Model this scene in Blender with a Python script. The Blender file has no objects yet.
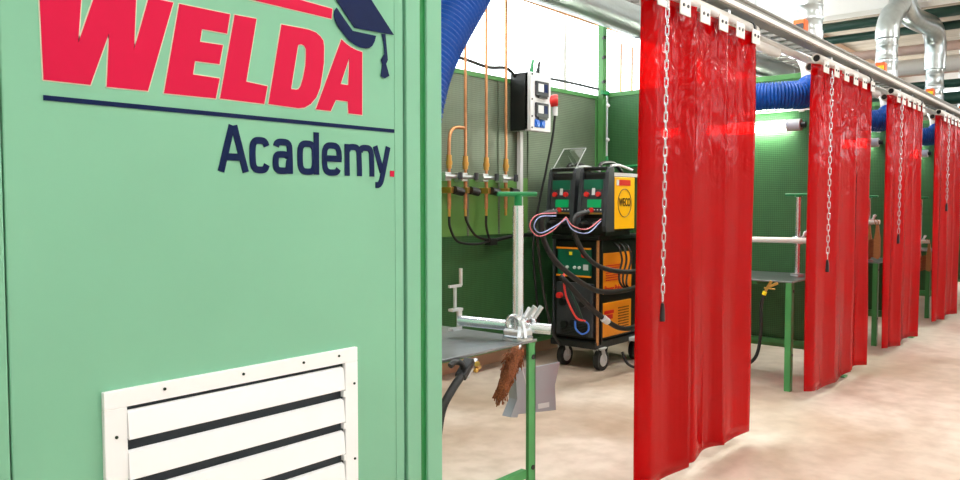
import bpy, math, random
from mathutils import Vector, Matrix
from mathutils.geometry import tessellate_polygon
random.seed(7)
V = Vector
PI = math.pi
scene = bpy.context.scene
COL = scene.collection

# ------------------------------------------------------------------ materials
def lin(c):
    return tuple(((v/255)/12.92 if v/255 <= .04045 else ((v/255+.055)/1.055)**2.4) for v in c) + (1,)

def mat(name, rgb, rough=.5, metal=0., emit=0., bump=0., bscale=60., vary=0., vscale=3., coat=0., spec=.5, stretch=None, trans=0.):
    m = bpy.data.materials.new(name); m.use_nodes = True
    nt = m.node_tree; N = nt.nodes; L = nt.links
    p = N['Principled BSDF']
    c = lin(rgb)
    p.inputs['Base Color'].default_value = c
    p.inputs['Roughness'].default_value = rough
    p.inputs['Metallic'].default_value = metal
    p.inputs['Coat Weight'].default_value = coat
    p.inputs['Coat Roughness'].default_value = .08
    p.inputs['Specular IOR Level'].default_value = spec
    p.inputs['Transmission Weight'].default_value = trans
    if emit:
        p.inputs['Emission Color'].default_value = c
        p.inputs['Emission Strength'].default_value = emit
    tc = N.new('ShaderNodeTexCoord'); mp = N.new('ShaderNodeMapping')
    L.new(tc.outputs['Object'], mp.inputs['Vector'])
    if stretch: mp.inputs['Scale'].default_value = stretch
    if bump:
        n = N.new('ShaderNodeTexNoise'); n.inputs['Scale'].default_value = bscale; n.inputs['Detail'].default_value = 4
        b = N.new('ShaderNodeBump'); b.inputs['Strength'].default_value = bump; b.inputs['Distance'].default_value = .02
        L.new(mp.outputs[0], n.inputs['Vector']); L.new(n.outputs[0], b.inputs['Height']); L.new(b.outputs[0], p.inputs['Normal'])
    if vary:
        n = N.new('ShaderNodeTexNoise'); n.inputs['Scale'].default_value = vscale; n.inputs['Detail'].default_value = 6
        r = N.new('ShaderNodeValToRGB')
        r.color_ramp.elements[0].position = .3; r.color_ramp.elements[1].position = .7
        r.color_ramp.elements[0].color = tuple(v*(1-vary) for v in c[:3])+(1,)
        r.color_ramp.elements[1].color = tuple(min(1, v*(1+vary)) for v in c[:3])+(1,)
        L.new(mp.outputs[0], n.inputs['Vector']); L.new(n.outputs[0], r.inputs[0]); L.new(r.outputs[0], p.inputs['Base Color'])
    return m

M = {}
M['cab_green'] = mat('cabinet_green_paint', (124, 188, 154), .3, vary=.05, vscale=2, coat=.3, bump=.015, bscale=30)
M['cab_seam'] = mat('deep_green_paint', (24, 128, 62), .4)
M['groove'] = mat('dark_groove', (12, 40, 26), .7)
M['logo_red'] = mat('crimson_vinyl', (206, 20, 66), .45, coat=0, spec=.15, vary=.04)
M['cream'] = mat('cream_vinyl', (216, 214, 190), .45)
M['navy'] = mat('navy_vinyl', (8, 28, 72), .45, spec=.15, vary=.08, vscale=30)
M['white_paint'] = mat('white_powder_coat', (250, 252, 254), .35, vary=.02)
M['vent_dark'] = mat('painted_vent_shade', (32, 46, 56), .6, bump=.1)  # shade of the vent opening, put into the colour
M['frame_green'] = mat('booth_frame_green', (76, 136, 74), .4, vary=.08, vscale=8)
M['table_green'] = mat('table_leg_green', (70, 150, 84), .4, vary=.08, vscale=8)
M['plain_green'] = mat('plain_green_sheet', (92, 140, 70), .35, vary=.06, vscale=1.5)
M['steel_top'] = mat('worn_steel_plate', (130, 134, 138), .32, .85, vary=.25, vscale=6, bump=.04, bscale=20)
M['steel'] = mat('galvanised_steel', (205, 212, 216), .3, .85, vary=.12, vscale=20)
M['pan'] = mat('brushed_pan_metal', (158, 166, 174), .35, .25)
M['chrome'] = mat('zinc_plated_tube', (222, 228, 232), .22, .8)
M['duct'] = mat('spiral_duct_steel', (186, 194, 194), .28, .9, vary=.12, vscale=10)
M['flex'] = mat('flexible_duct_foil', (170, 178, 176), .3, .8, bump=.2, bscale=40)
M['white_pipe'] = mat('white_plastic_pipe', (226, 222, 216), .35)
M['grey_beam'] = mat('grey_beam_paint', (122, 122, 114), .45, vary=.08, vscale=4)
M['tray'] = mat('cable_tray_zinc', (140, 140, 134), .4, .4, vary=.1, vscale=9)
M['black'] = mat('black_plastic', (16, 18, 18), .4)
M['rubber'] = mat('black_rubber', (18, 20, 20), .55)
M['darkgrey'] = mat('dark_grey_plastic', (52, 56, 60), .45)
M['grey'] = mat('light_grey_plastic', (204, 208, 208), .4)
M['red'] = mat('red_plastic', (206, 40, 36), .35)
M['blue'] = mat('blue_socket_plastic', (20, 100, 200), .35)
M['yellow'] = mat('machine_yellow', (248, 190, 10), .35, coat=.2)
M['orange'] = mat('machine_orange', (238, 146, 22), .4, vary=.06)
M['act_orange'] = mat('actuator_orange', (240, 106, 30), .4)
M['lcd'] = mat('green_control_panel', (14, 92, 66), .3)
M['lcd_lit'] = mat('lit_green_display', (10, 140, 80), .3, emit=.4)
M['copper'] = mat('copper_pipe', (204, 146, 102), .3, .85, vary=.15, vscale=25)
M['brass'] = mat('brass_fitting', (204, 160, 84), .3, .85)
M['bristle'] = mat('copper_bristle', (150, 84, 44), .7, vary=.5, vscale=120, bump=.6, bscale=200)
M['wood'] = mat('beech_wood', (178, 122, 72), .5, vary=.15, vscale=20, stretch=(1, 1, 6))
M['hose_blue'] = mat('blue_extraction_hose', (0, 80, 176), .3, coat=.08, spec=.3, bump=.3, bscale=70)
M['handle_green'] = mat('green_handle_paint', (14, 130, 70), .35)
M['pipe_dark'] = mat('dark_green_service_pipe', (30, 66, 56), .4)
M['pipe_pink'] = mat('pale_pink_service_pipe', (206, 176, 164), .5)
M['wall_white'] = mat('white_wall_plaster', (246, 244, 240), .8, bump=.05, vary=.03)
M['wall_peach'] = mat('peach_wall_plaster', (226, 190, 158), .8, bump=.05, vary=.05)
M['ceiling'] = mat('whitewashed_ceiling', (216, 204, 188), .8, vary=.1, vscale=3, bump=.05)
M['ceil_wood'] = mat('board_ceiling', (168, 152, 130), .7, vary=.35, vscale=4, stretch=(8, .3, 1))
M['win_frame'] = mat('white_window_frame', (238, 238, 236), .4)
M['tag_yellow'] = mat('yellow_tag', (240, 220, 30), .5)
M['lamp'] = mat('lit_lamp_tube', (255, 253, 240), .3, emit=45)
M['fill_lamp'] = mat('added_light_diffuser', (255, 252, 245), .3, emit=6)  # glow of the added ceiling lights
M['pink_wire'] = mat('pink_wire', (226, 120, 130), .45)
M['pale_wire'] = mat('pale_blue_wire', (150, 170, 220), .45)
M['blue_wire'] = mat('blue_air_line', (50, 110, 210), .4)
M['red_wire'] = mat('red_air_line', (220, 60, 56), .4)

def acoustic(name, rgb, s=1.):
    """perforated sheet: rows of small round holes over a dark cavity"""
    m = mat(name, rgb, .42, .25)
    nt = m.node_tree; N = nt.nodes; L = nt.links; p = N['Principled BSDF']
    tc = [n for n in N if n.type == 'TEX_COORD'][0]
    sep = N.new('ShaderNodeSeparateXYZ'); L.new(tc.outputs['Object'], sep.inputs[0])
    add = N.new('ShaderNodeMath'); add.operation = 'ADD'
    L.new(sep.outputs['X'], add.inputs[0]); L.new(sep.outputs['Y'], add.inputs[1])
    def wave(sock, freq, ph=0):
        a = N.new('ShaderNodeMath'); a.operation = 'MULTIPLY_ADD'; a.inputs[1].default_value = freq; a.inputs[2].default_value = ph
        L.new(sock, a.inputs[0]); b = N.new('ShaderNodeMath'); b.operation = 'SINE'; L.new(a.outputs[0], b.inputs[0]); return b.outputs[0]
    wx = wave(add.outputs[0], 2*PI/(.034*s)); wz = wave(sep.outputs['Z'], 2*PI/(.034*s))
    mul = N.new('ShaderNodeMath'); mul.operation = 'ADD'; L.new(wx, mul.inputs[0]); L.new(wz, mul.inputs[1])
    noi = N.new('ShaderNodeTexNoise'); noi.inputs['Scale'].default_value = 9; noi.inputs['Detail'].default_value = 5
    L.new(tc.outputs['Object'], noi.inputs['Vector'])
    a2 = N.new('ShaderNodeMath'); a2.operation = 'MULTIPLY_ADD'; a2.inputs[1].default_value = 2.2
    L.new(noi.outputs[0], a2.inputs[0]); L.new(mul.outputs[0], a2.inputs[2])
    r = N.new('ShaderNodeValToRGB'); e = r.color_ramp.elements
    e[0].position = .25; e[1].position = .95
    c = lin(rgb); e[0].color = tuple(v*.7 for v in c[:3])+(1,); e[1].color = tuple(min(1, v*1.25) for v in c[:3])+(1,)
    mr = N.new('ShaderNodeMapRange'); mr.inputs['From Min'].default_value = -1.2; mr.inputs['From Max'].default_value = 2.8
    L.new(a2.outputs[0], mr.inputs['Value']); L.new(mr.outputs[0], r.inputs[0]); L.new(r.outputs[0], p.inputs['Base Color'])
    b = N.new('ShaderNodeBump'); b.inputs['Strength'].default_value = .35; b.inputs['Distance'].default_value = .004
    L.new(mr.outputs[0], b.inputs['Height']); L.new(b.outputs[0], p.inputs['Normal'])
    return m
M['acoustic'] = acoustic('perforated_green_sheet', (52, 98, 56), .5)
M['acoustic_sheen'] = acoustic('perforated_green_sheet_sheen', (104, 118, 98), .5)  # paler copy of the green sheet, reflected light put into its colour

def floor_mat():
    m = mat('beige_concrete', (214, 194, 172), .42, spec=.4)
    nt = m.node_tree; N = nt.nodes; L = nt.links; p = N['Principled BSDF']
    tc = [n for n in N if n.type == 'TEX_COORD'][0]
    n1 = N.new('ShaderNodeTexNoise'); n1.inputs['Scale'].default_value = .9; n1.inputs['Detail'].default_value = 8; n1.inputs['Distortion'].default_value = .6
    n2 = N.new('ShaderNodeTexNoise'); n2.inputs['Scale'].default_value = 7; n2.inputs['Detail'].default_value = 8
    for n in (n1, n2): L.new(tc.outputs['Object'], n.inputs['Vector'])
    r1 = N.new('ShaderNodeValToRGB'); e = r1.color_ramp.elements
    e[0].position = .34; e[0].color = lin((184, 163, 142)); e[1].position = .62; e[1].color = lin((220, 207, 192))
    r2 = N.new('ShaderNodeValToRGB'); e = r2.color_ramp.elements
    e[0].position = .3; e[0].color = (.7, .66, .6, 1); e[1].position = .6; e[1].color = (1, 1, 1, 1)
    mx = N.new('ShaderNodeMixRGB'); mx.blend_type = 'MULTIPLY'; mx.inputs[0].default_value = .6
    L.new(n1.outputs[0], r1.inputs[0]); L.new(n2.outputs[0], r2.inputs[0])
    L.new(r1.outputs[0], mx.inputs[1]); L.new(r2.outputs[0], mx.inputs[2]); L.new(mx.outputs[0], p.inputs['Base Color'])
    rr = N.new('ShaderNodeMapRange'); rr.inputs['To Min'].default_value = .28; rr.inputs['To Max'].default_value = .6
    L.new(n2.outputs[0], rr.inputs['Value']); L.new(rr.outputs[0], p.inputs['Roughness'])
    b = N.new('ShaderNodeBump'); b.inputs['Strength'].default_value = .12; b.inputs['Distance'].default_value = .01
    L.new(n2.outputs[0], b.inputs['Height']); L.new(b.outputs[0], p.inputs['Normal'])
    return m
M['floor'] = floor_mat()

def curtain_mat():
    m = bpy.data.materials.new('red_translucent_pvc'); m.use_nodes = True
    nt = m.node_tree; N = nt.nodes; L = nt.links
    p = N['Principled BSDF']; out = N['Material Output']
    p.inputs['Base Color'].default_value = lin((196, 6, 14)); p.inputs['Roughness'].default_value = .09
    p.inputs['Coat Weight'].default_value = .04; p.inputs['Coat Roughness'].default_value = .03; p.inputs['Specular IOR Level'].default_value = .24
    tr = N.new('ShaderNodeBsdfTranslucent'); tr.inputs[0].default_value = lin((240, 14, 10))
    tp = N.new('ShaderNodeBsdfTransparent'); tp.inputs[0].default_value = lin((228, 34, 26))
    m1 = N.new('ShaderNodeMixShader'); m1.inputs[0].default_value = .25
    m2 = N.new('ShaderNodeMixShader'); m2.inputs[0].default_value = .42
    L.new(p.outputs[0], m1.inputs[1]); L.new(tr.outputs[0], m1.inputs[2])
    L.new(m1.outputs[0], m2.inputs[1]); L.new(tp.outputs[0], m2.inputs[2]); L.new(m2.outputs[0], out.inputs['Surface'])
    tc = N.new('ShaderNodeTexCoord'); mp = N.new('ShaderNodeMapping'); mp.inputs['Scale'].default_value = (4, 4, 3)
    no = N.new('ShaderNodeTexNoise'); no.inputs['Scale'].default_value = 1.3; no.inputs['Detail'].default_value = 2; no.inputs['Distortion'].default_value = 1.5
    mp2 = N.new('ShaderNodeMapping'); mp2.inputs['Scale'].default_value = (9, 9, .5)
    n2 = N.new('ShaderNodeTexNoise'); n2.inputs['Scale'].default_value = 1.2
    sep = N.new('ShaderNodeSeparateXYZ'); L.new(tc.outputs['Object'], sep.inputs[0])
    mr = N.new('ShaderNodeMapRange'); mr.inputs['From Min'].default_value = -1.25; mr.inputs['From Max'].default_value = 0
    mr.inputs['To Min'].default_value = .02; mr.inputs['To Max'].default_value = 1.
    L.new(sep.outputs['Z'], mr.inputs['Value'])
    L.new(tc.outputs['Object'], mp.inputs[0]); L.new(mp.outputs[0], no.inputs['Vector'])
    L.new(tc.outputs['Object'], mp2.inputs[0]); L.new(mp2.outputs[0], n2.inputs['Vector'])
    mu = N.new('ShaderNodeMath'); mu.operation = 'MULTIPLY'; L.new(no.outputs[0], mu.inputs[0]); L.new(mr.outputs[0], mu.inputs[1])
    ad = N.new('ShaderNodeMath'); ad.operation = 'MULTIPLY_ADD'; ad.inputs[1].default_value = .35
    L.new(n2.outputs[0], ad.inputs[0]); L.new(mu.outputs[0], ad.inputs[2])
    b = N.new('ShaderNodeBump'); b.inputs['Strength'].default_value = .9; b.inputs['Distance'].default_value = .05
    L.new(ad.outputs[0], b.inputs['Height']); L.new(b.outputs[0], p.inputs['Normal'])
    return m
M['curtain'] = curtain_mat()

def glass_mat(name, tint=(250, 252, 252), gl=.07):
    m = bpy.data.materials.new(name); m.use_nodes = True
    nt = m.node_tree; N = nt.nodes; L = nt.links; N.remove(N['Principled BSDF'])
    t = N.new('ShaderNodeBsdfTransparent'); t.inputs[0].default_value = lin(tint)
    g = N.new('ShaderNodeBsdfGlossy'); g.inputs['Roughness'].default_value = .05
    mx = N.new('ShaderNodeMixShader'); mx.inputs[0].default_value = gl
    L.new(t.outputs[0], mx.inputs[1]); L.new(g.outputs[0], mx.inputs[2]); L.new(mx.outputs[0], N['Material Output'].inputs['Surface'])
    return m
M['glass'] = glass_mat('window_glass')
M['visor'] = glass_mat('clear_plastic_cover', (235, 240, 238), .3)

# ------------------------------------------------------------------ mesh builder
def spline(pts, n=8):
    pts = [V(p) for p in pts]
    if len(pts) < 3: return pts
    P_ = [pts[0]*2-pts[1]] + pts + [pts[-1]*2-pts[-2]]
    out = []
    for i in range(1, len(P_)-2):
        a, b, c, d = P_[i-1:i+3]
        for k in range(n):
            t = k/n
            out.append(.5*((2*b)+(c-a)*t+(2*a-5*b+4*c-d)*t*t+(3*b-a-3*c+d)*t**3))
    return out + [pts[-1]]

class MB:
    def __init__(s): s.v = []; s.f = []; s.sm = []
    def add(s, vs, fs, smooth=False):
        o = len(s.v); s.v += [tuple(v) for v in vs]; s.f += [tuple(i+o for i in f) for f in fs]; s.sm += [smooth]*len(fs); return s
    def box(s, x0, x1, y0, y1, z0, z1):
        vs = [(x, y, z) for x in (x0, x1) for y in (y0, y1) for z in (z0, z1)]
        return s.add(vs, [(0, 1, 3, 2), (4, 6, 7, 5), (0, 4, 5, 1), (2, 3, 7, 6), (0, 2, 6, 4), (1, 5, 7, 3)])
    def bar(s, p, q, w, h=None, up=(0, 0, 1)):
        p, q = V(p), V(q); h = h or w; d = (q-p).normalized(); u = V(up)
        if abs(d.dot(u)) > .95: u = V((0, 1, 0)) if abs(d.y) < .9 else V((1, 0, 0))
        a = d.cross(u).normalized(); b = a.cross(d)
        vs = [e+a*w/2*i+b*h/2*j for e in (p, q) for i, j in ((-1, -1), (1, -1), (1, 1), (-1, 1))]
        return s.add(vs, [(0, 3, 2, 1), (4, 5, 6, 7), (0, 1, 5, 4), (1, 2, 6, 5), (2, 3, 7, 6), (3, 0, 4, 7)])
    def tube(s, pts, r, n=12, caps=True, flat=1.):
        pts = [V(p) for p in pts]; m = len(pts)
        rs = r if isinstance(r, (list, tuple)) else [r]*m
        t0 = (pts[1]-pts[0]).normalized(); a = t0.orthogonal().normalized(); vs = []
        for i, p in enumerate(pts):
            t = (pts[min(i+1, m-1)]-pts[max(i-1, 0)])
            t = t.normalized() if t.length > 1e-9 else t0
            a = (a-t*a.dot(t)); a = a.normalized() if a.length > 1e-6 else t.orthogonal().normalized(); b = t.cross(a)
            vs += [p+(a*math.cos(2*PI*k/n)+b*math.sin(2*PI*k/n)*flat)*rs[i] for k in range(n)]
        fs = [(i*n+k, i*n+(k+1) % n, (i+1)*n+(k+1) % n, (i+1)*n+k) for i in range(m-1) for k in range(n)]
        s.add(vs, fs, True)
        if caps: s.add(vs[:n], [tuple(range(n))[::-1]]); s.add(vs[-n:], [tuple(range(n))])
        return s
    def cyl(s, p, q, r, n=20): return s.tube([p, q], r, n)
    def ring(s, p, q, r0, r1, n=20):          # open pipe end
        p, q = V(p), V(q); t = (q-p).normalized(); a = t.orthogonal().normalized(); b = t.cross(a); vs = []
        for c, r in ((p, r0), (p, r1), (q, r1), (q, r0)):
            vs += [c+(a*math.cos(2*PI*k/n)+b*math.sin(2*PI*k/n))*r for k in range(n)]
        return s.add(vs, [(j*n+k, j*n+(k+1) % n, ((j+1) % 4)*n+(k+1) % n, ((j+1) % 4)*n+k) for j in range(4) for k in range(n)], True)
    def prism(s, loops, d):
        """loops: outer then holes, of 3-D points on one plane, extruded by vector d"""
        loops = [[V(p) for p in l] for l in loops]; d = V(d)
        flat = [p for l in loops for p in l]; tri = tessellate_polygon(loops); n = len(flat)
        s.add(flat+[p+d for p in flat], [tuple(t) for t in tri]+[tuple(i+n for i in t) for t in tri])
        o = 0
        for l in loops:
            k = len(l); s.add(l+[p+d for p in l], [(i, (i+1) % k, (i+1) % k+k, i+k) for i in range(k)]); o += k
        return s
    def sphere(s, c, r, n=12, sc=(1, 1, 1)):
        c = V(c); vs = []; m = n//2
        for i in range(m+1):
            th = PI*i/m
            for k in range(n):
                ph = 2*PI*k/n; vs.append(c+V((math.sin(th)*math.cos(ph)*r*sc[0], math.sin(th)*math.sin(ph)*r*sc[1], math.cos(th)*r*sc[2])))
        return s.add(vs, [(i*n+k, i*n+(k+1) % n, (i+1)*n+(k+1) % n, (i+1)*n+k) for i in range(m) for k in range(n)], True)
    def build(s, name, m, parent=None, origin=None, bevel=0., loc=None):
        me = bpy.data.meshes.new(name)
        base = V((0, 0, 0)); po = V(parent['_o']) if parent is not None and '_o' in parent else V((0, 0, 0))
        if origin is not None: base = V(origin)
        elif parent is not None: base = po
        me.from_pydata([tuple(V(v)-base) for v in s.v], [], s.f)
        me.polygons.foreach_set('use_smooth', s.sm); me.materials.append(M[m] if isinstance(m, str) else m)
        import bmesh
        bm = bmesh.new(); bm.from_mesh(me); bmesh.ops.recalc_face_normals(bm, faces=bm.faces); bm.to_mesh(me); bm.free()
        me.update()
        o = bpy.data.objects.new(name, me); COL.objects.link(o)
        o['_o'] = tuple(base)
        if parent is not None: o.parent = parent; o.location = base-po
        else: o.location = base
        if bevel:
            b = o.modifiers.new('bevel', 'BEVEL'); b.width = bevel; b.segments = 2; b.limit_method = 'ANGLE'
        return o

def thing(name, label, cat, loc, group=None):
    o = bpy.data.objects.new(name, None); COL.objects.link(o); o.empty_display_size = .1
    o.location = loc; o['_o'] = tuple(loc); o['label'] = label; o['category'] = cat
    if group: o['group'] = group
    return o
def tag(o, label, cat, group=None):
    o['label'] = label; o['category'] = cat
    if group: o['group'] = group
    return o
def struct(o): o['kind'] = 'structure'; return o
def copy_tree(o, parent=None):
    c = o.copy(); COL.objects.link(c); c.parent = parent
    for ch in [x for x in bpy.data.objects if x.parent == o]: copy_tree(ch, c)
    return c
def place(o, d, label=None):
    c = copy_tree(o); c.location = V(o.location)+V(d)
    if label: c['label'] = label
    return c

def text(name, s, origin, xd, yd, w, h, m, parent, depth=.0012, bold=.0, shear=0.):
    """lettering stretched to w x h, lying in the plane xd / yd, standing off along xd x yd"""
    cu = bpy.data.curves.new('tmp', 'FONT'); cu.body = s; cu.offset = bold; cu.shear = shear; cu.resolution_u = 6; cu.fill_mode = 'FRONT'
    ob = bpy.data.objects.new('tmp', cu); COL.objects.link(ob)
    bpy.context.view_layer.update()
    me = bpy.data.meshes.new_from_object(ob.evaluated_get(bpy.context.evaluated_depsgraph_get()))
    COL.objects.unlink(ob); bpy.data.objects.remove(ob)
    xs = [v.co.x for v in me.vertices]; ys = [v.co.y for v in me.vertices]
    sx = w/(max(xs)-min(xs)); sy = h/(max(ys)-min(ys)); xd, yd, o = V(xd), V(yd), V(origin); n = xd.cross(yd)
    b = MB(); b.add([o+xd*(v.co.x-min(xs))*sx+yd*(v.co.y-min(ys))*sy+n*depth for v in me.vertices], [tuple(p.vertices) for p in me.polygons])
    bpy.data.meshes.remove(me)
    ob = b.build(name, m, parent)
    sol = ob.modifiers.new('thick', 'SOLIDIFY'); sol.thickness = depth*.9; sol.offset = 0
    return ob

# ------------------------------------------------------------------ camera
cam = bpy.data.cameras.new('camera'); co = bpy.data.objects.new('camera', cam); COL.objects.link(co); scene.camera = co
cam.sensor_width = 36; cam.lens = 29.25; cam.clip_start = .05
co.location = (0, 0, 1.5); co.rotation_euler = (math.radians(90-2.716), 0, math.radians(40.45-90))

# ------------------------------------------------------------------ room
X0, X1, Y0, Y1, ZC = -2.2, 21., -3.6, 4.62, 4.6
struct(MB().box(X0-.2, X1+.2, Y0-.2, Y1+.2, -.12, 0).build('floor', 'floor'))
struct(MB().box(X0-.2, X1+.2, Y0-.2, Y1+.2, ZC, ZC+.12).build('ceiling', 'ceil_wood'))
def wall_with_windows(name, axis, pos, th, a0, a1, holes, m, zt=ZC):
    b = MB()
    def bx(u0, u1, z0, z1):
        if u1-u0 < .005 or z1-z0 < .005: return
        if axis == 'x': b.box(u0, u1, pos, pos+th, z0, z1)
        else: b.box(pos, pos+th, u0, u1, z0, z1)
    u = a0
    for (h0, h1, z0, z1) in holes:
        bx(u, h0, 0, zt); bx(h0, h1, 0, z0); bx(h0, h1, z1, zt); u = h1
    bx(u, a1, 0, zt)
    return struct(b.build(name, m))
wn = [0]
def window(axis, pos, u0, u1, z0, z1, mull=3, bars=1):
    wn[0] += 1; f = MB(); t = .05
    def bx(a, b_, c, d):
        if axis == 'x': f.box(a, b_, pos-.03, pos+.03, c, d)
        else: f.box(pos-.03, pos+.03, a, b_, c, d)
    bx(u0, u1, z0, z0+t); bx(u0, u1, z1-t, z1)
    for k in range(mull+1):
        c = u0+(u1-u0-t)*k/mull; bx(c, c+t, z0+t, z1-t)
    o = struct(f.build('window_%d' % wn[0], 'win_frame'))
    g = MB()
    if axis == 'x': g.box(u0+t, u1-t, pos-.004, pos+.004, z0+t, z1-t)
    else: g.box(pos-.004, pos+.004, u0+t, u1-t, z0+t, z1-t)
    g.build('pane', 'glass', o)
backw = [(.2, 20.4, 2.4, 4.42)]
wall_with_windows('wall_back', 'x', Y1, .18, X0, X1, backw, 'wall_peach')
for h in backw: window('x', Y1+.14, *h, mull=9)
front_fillw = [(9., 12., 2.4, 4.1), (14., 18., 2.4, 4.1)]  # unseen windows, added and sized to light the aisle side
wall_with_windows('wall_front', 'x', Y0-.18, .18, X0, X1, front_fillw, 'wall_white')
for h in front_fillw: window('x', Y0-.09, *h, mull=4)
wall_with_windows('wall_left', 'y', X0-.18, .18, Y0, Y1, [], 'wall_white')
endw = [(-2.8, 3.9, 2.6, 4.2)]
wall_with_windows('wall_right', 'y', X1, .18, Y0, Y1, endw, 'wall_white')
for h in endw: window('y', X1+.09, *h, mull=5)
# deep ceiling girders across the hall
for k, x in enumerate((11.35, 2.2)):
    struct(MB().box(x, x+.3, Y0, Y1, 4.06, ZC).build('trim_%d' % (k+1), 'wall_white', bevel=.01))
struct(MB().box(X0, 11.3, Y0, Y1, 4.5, 4.59).build('trim_3', 'wall_white'))

# ------------------------------------------------------------------ lettered green cabinet
YF = 1.5
cab = thing('steel_cabinet', 'pale green steel cabinet with red lettering and a white louvred vent', 'cabinet', (.9, YF+.24, 0))
b = MB().box(-.15, 1.587, YF+.018, YF+.5, 0, 2.45); b.build('body', 'cab_green', cab, bevel=.004)
b = MB().box(.494, 1.447, YF, YF+.018, .06, 2.4); dr = b.build('door', 'cab_green', cab, bevel=.003)
MB().box(1.415, 1.419, YF-.0012, YF, .06, 2.4).build('edge_fold', 'cab_green', dr)
MB().box(-.15, .4915, YF, YF+.018, .06, 2.4).build('side_panel', 'cab_green', cab, bevel=.003)
MB().box(1.455, 1.507, YF-.004, YF+.018, 0, 2.45).build('door_post', 'cab_green', cab, bevel=.003)
MB().box(1.447, 1.4555, YF+.012, YF+.02, 0, 2.45).box(1.507, 1.512, YF+.012, YF+.02, 0, 2.45).build('seam', 'groove', cab)
MB().box(1.512, 1.53, YF+.002, YF+.02, 0, 2.45).build('seal_strip', 'cab_seam', cab)
MB().box(1.53, 1.589, YF-.006, YF+.018, 0, 2.45).build('corner_post', 'cab_green', cab, bevel=.003)

def onplane(pts, off=0.): return [(x, YF-off, z) for x, z in pts]
ZT = 2.005
def letter(name, loops, lab, m='logo_red', outline=True, off=.0):
    o = MB().prism([onplane(l, .0008+off) for l in loops], (0, -.0012, 0)).build(name, m, cab)
    if lab: o['label'] = lab
    if outline:
        q = MB()
        for l in loops:
            for i in range(len(l)):
                a = V((l[i][0], YF-.0006, l[i][1])); c = V((l[(i+1) % len(l)][0], YF-.0006, l[(i+1) % len(l)][1])); d = (c-a).normalized()*.0008
                q.bar(a-d, c+d, 0.0042, .0012, up=(0, 1, 0))
        q.build('outline', 'cream', o)
    return o
letter('wordmark_letter', [[(0.5571, 1.902), (0.561, 1.719), (0.642, 1.719), (0.679, 1.821), (0.672, 1.719), (0.752, 1.72), (0.8081, 1.902), (0.7575, 1.902), (0.726, 1.796), (0.7326, 1.902), (0.6596, 1.902), (0.622, 1.793), (0.6317, 1.902)]], 'crimson letter W', 'logo_red', True, 0.0)
letter('wordmark_letter', [[(0.821, 1.902), (0.936, 1.902), (0.928, 1.86), (0.87, 1.86), (0.865, 1.833), (0.918, 1.834), (0.909, 1.793), (0.853, 1.792), (0.848, 1.764), (0.909, 1.763), (0.899, 1.72), (0.785, 1.719)]], 'crimson letter E', 'logo_red', True, 0.0)
letter('wordmark_letter', [[(0.947, 1.903), (1.001, 1.904), (0.973, 1.764), (1.027, 1.76), (1.018, 1.72), (0.909, 1.721)]], 'crimson letter L', 'logo_red', True, 0.0)
letter('wordmark_letter', [[(1.066, 1.903), (1.118, 1.904), (1.143, 1.904), (1.162, 1.901), (1.175, 1.894), (1.184, 1.885), (1.186, 1.871), (1.185, 1.833), (1.18, 1.806), (1.173, 1.773), (1.162, 1.75), (1.145, 1.732), (1.127, 1.722), (1.11, 1.719), (1.029, 1.721)], [(1.111, 1.864), (1.12, 1.867), (1.128, 1.865), (1.133, 1.858), (1.133, 1.847), (1.131, 1.82), (1.124, 1.79), (1.117, 1.771), (1.111, 1.763), (1.104, 1.761), (1.09, 1.761)]], 'crimson letter D', 'logo_red', True, 0.0)
letter('wordmark_letter', [[(1.239, 1.897), (1.253, 1.889), (1.267, 1.883), (1.286, 1.878), (1.305, 1.876), (1.303, 1.72), (1.259, 1.72), (1.257, 1.749), (1.22, 1.749), (1.204, 1.721), (1.16, 1.721)], [(1.263, 1.856), (1.259, 1.789), (1.235, 1.789)]], 'crimson letter A', 'logo_red', True, 0.0)
letter('swoosh', [[(0.962, 1.944), (0.993, 1.943), (1.096, 1.942), (1.209, 1.941), (1.212, 1.965), (1.119, 1.968), (1.017, 1.972), (0.974, 1.97)]], 'crimson bar above the letters', 'logo_red', True, 0.0)
letter('mortarboard', [[(1.177, 2.035), (1.223, 1.988), (1.279, 1.931), (1.412, 1.935), (1.335, 2.01), (1.297, 2.047)]], 'navy mortarboard top', 'navy', False, 0.0015)
letter('mortarboard_cap', [[(1.224, 1.97), (1.246, 1.948), (1.273, 1.923), (1.35, 1.923), (1.345, 1.908), (1.337, 1.896), (1.327, 1.889), (1.315, 1.886), (1.297, 1.886), (1.279, 1.89), (1.261, 1.898), (1.244, 1.911), (1.228, 1.925), (1.218, 1.938), (1.215, 1.951), (1.216, 1.961)]], 'navy skullcap of the mortarboard', 'navy', False, 0.0015)
letter('tassel', [[(1.369, 1.931), (1.382, 1.933), (1.388, 1.883), (1.39, 1.868), (1.384, 1.857), (1.395, 1.828), (1.379, 1.82), (1.365, 1.823), (1.371, 1.855), (1.366, 1.865), (1.378, 1.882), (1.375, 1.912)]], 'navy tassel', 'navy', False, 0.0015)
letter('underline', [[(0.56, 1.692), (1.413, 1.692), (1.413, 1.683), (0.56, 1.683)]], 'dark navy line', 'navy', False, 0.0)


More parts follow.
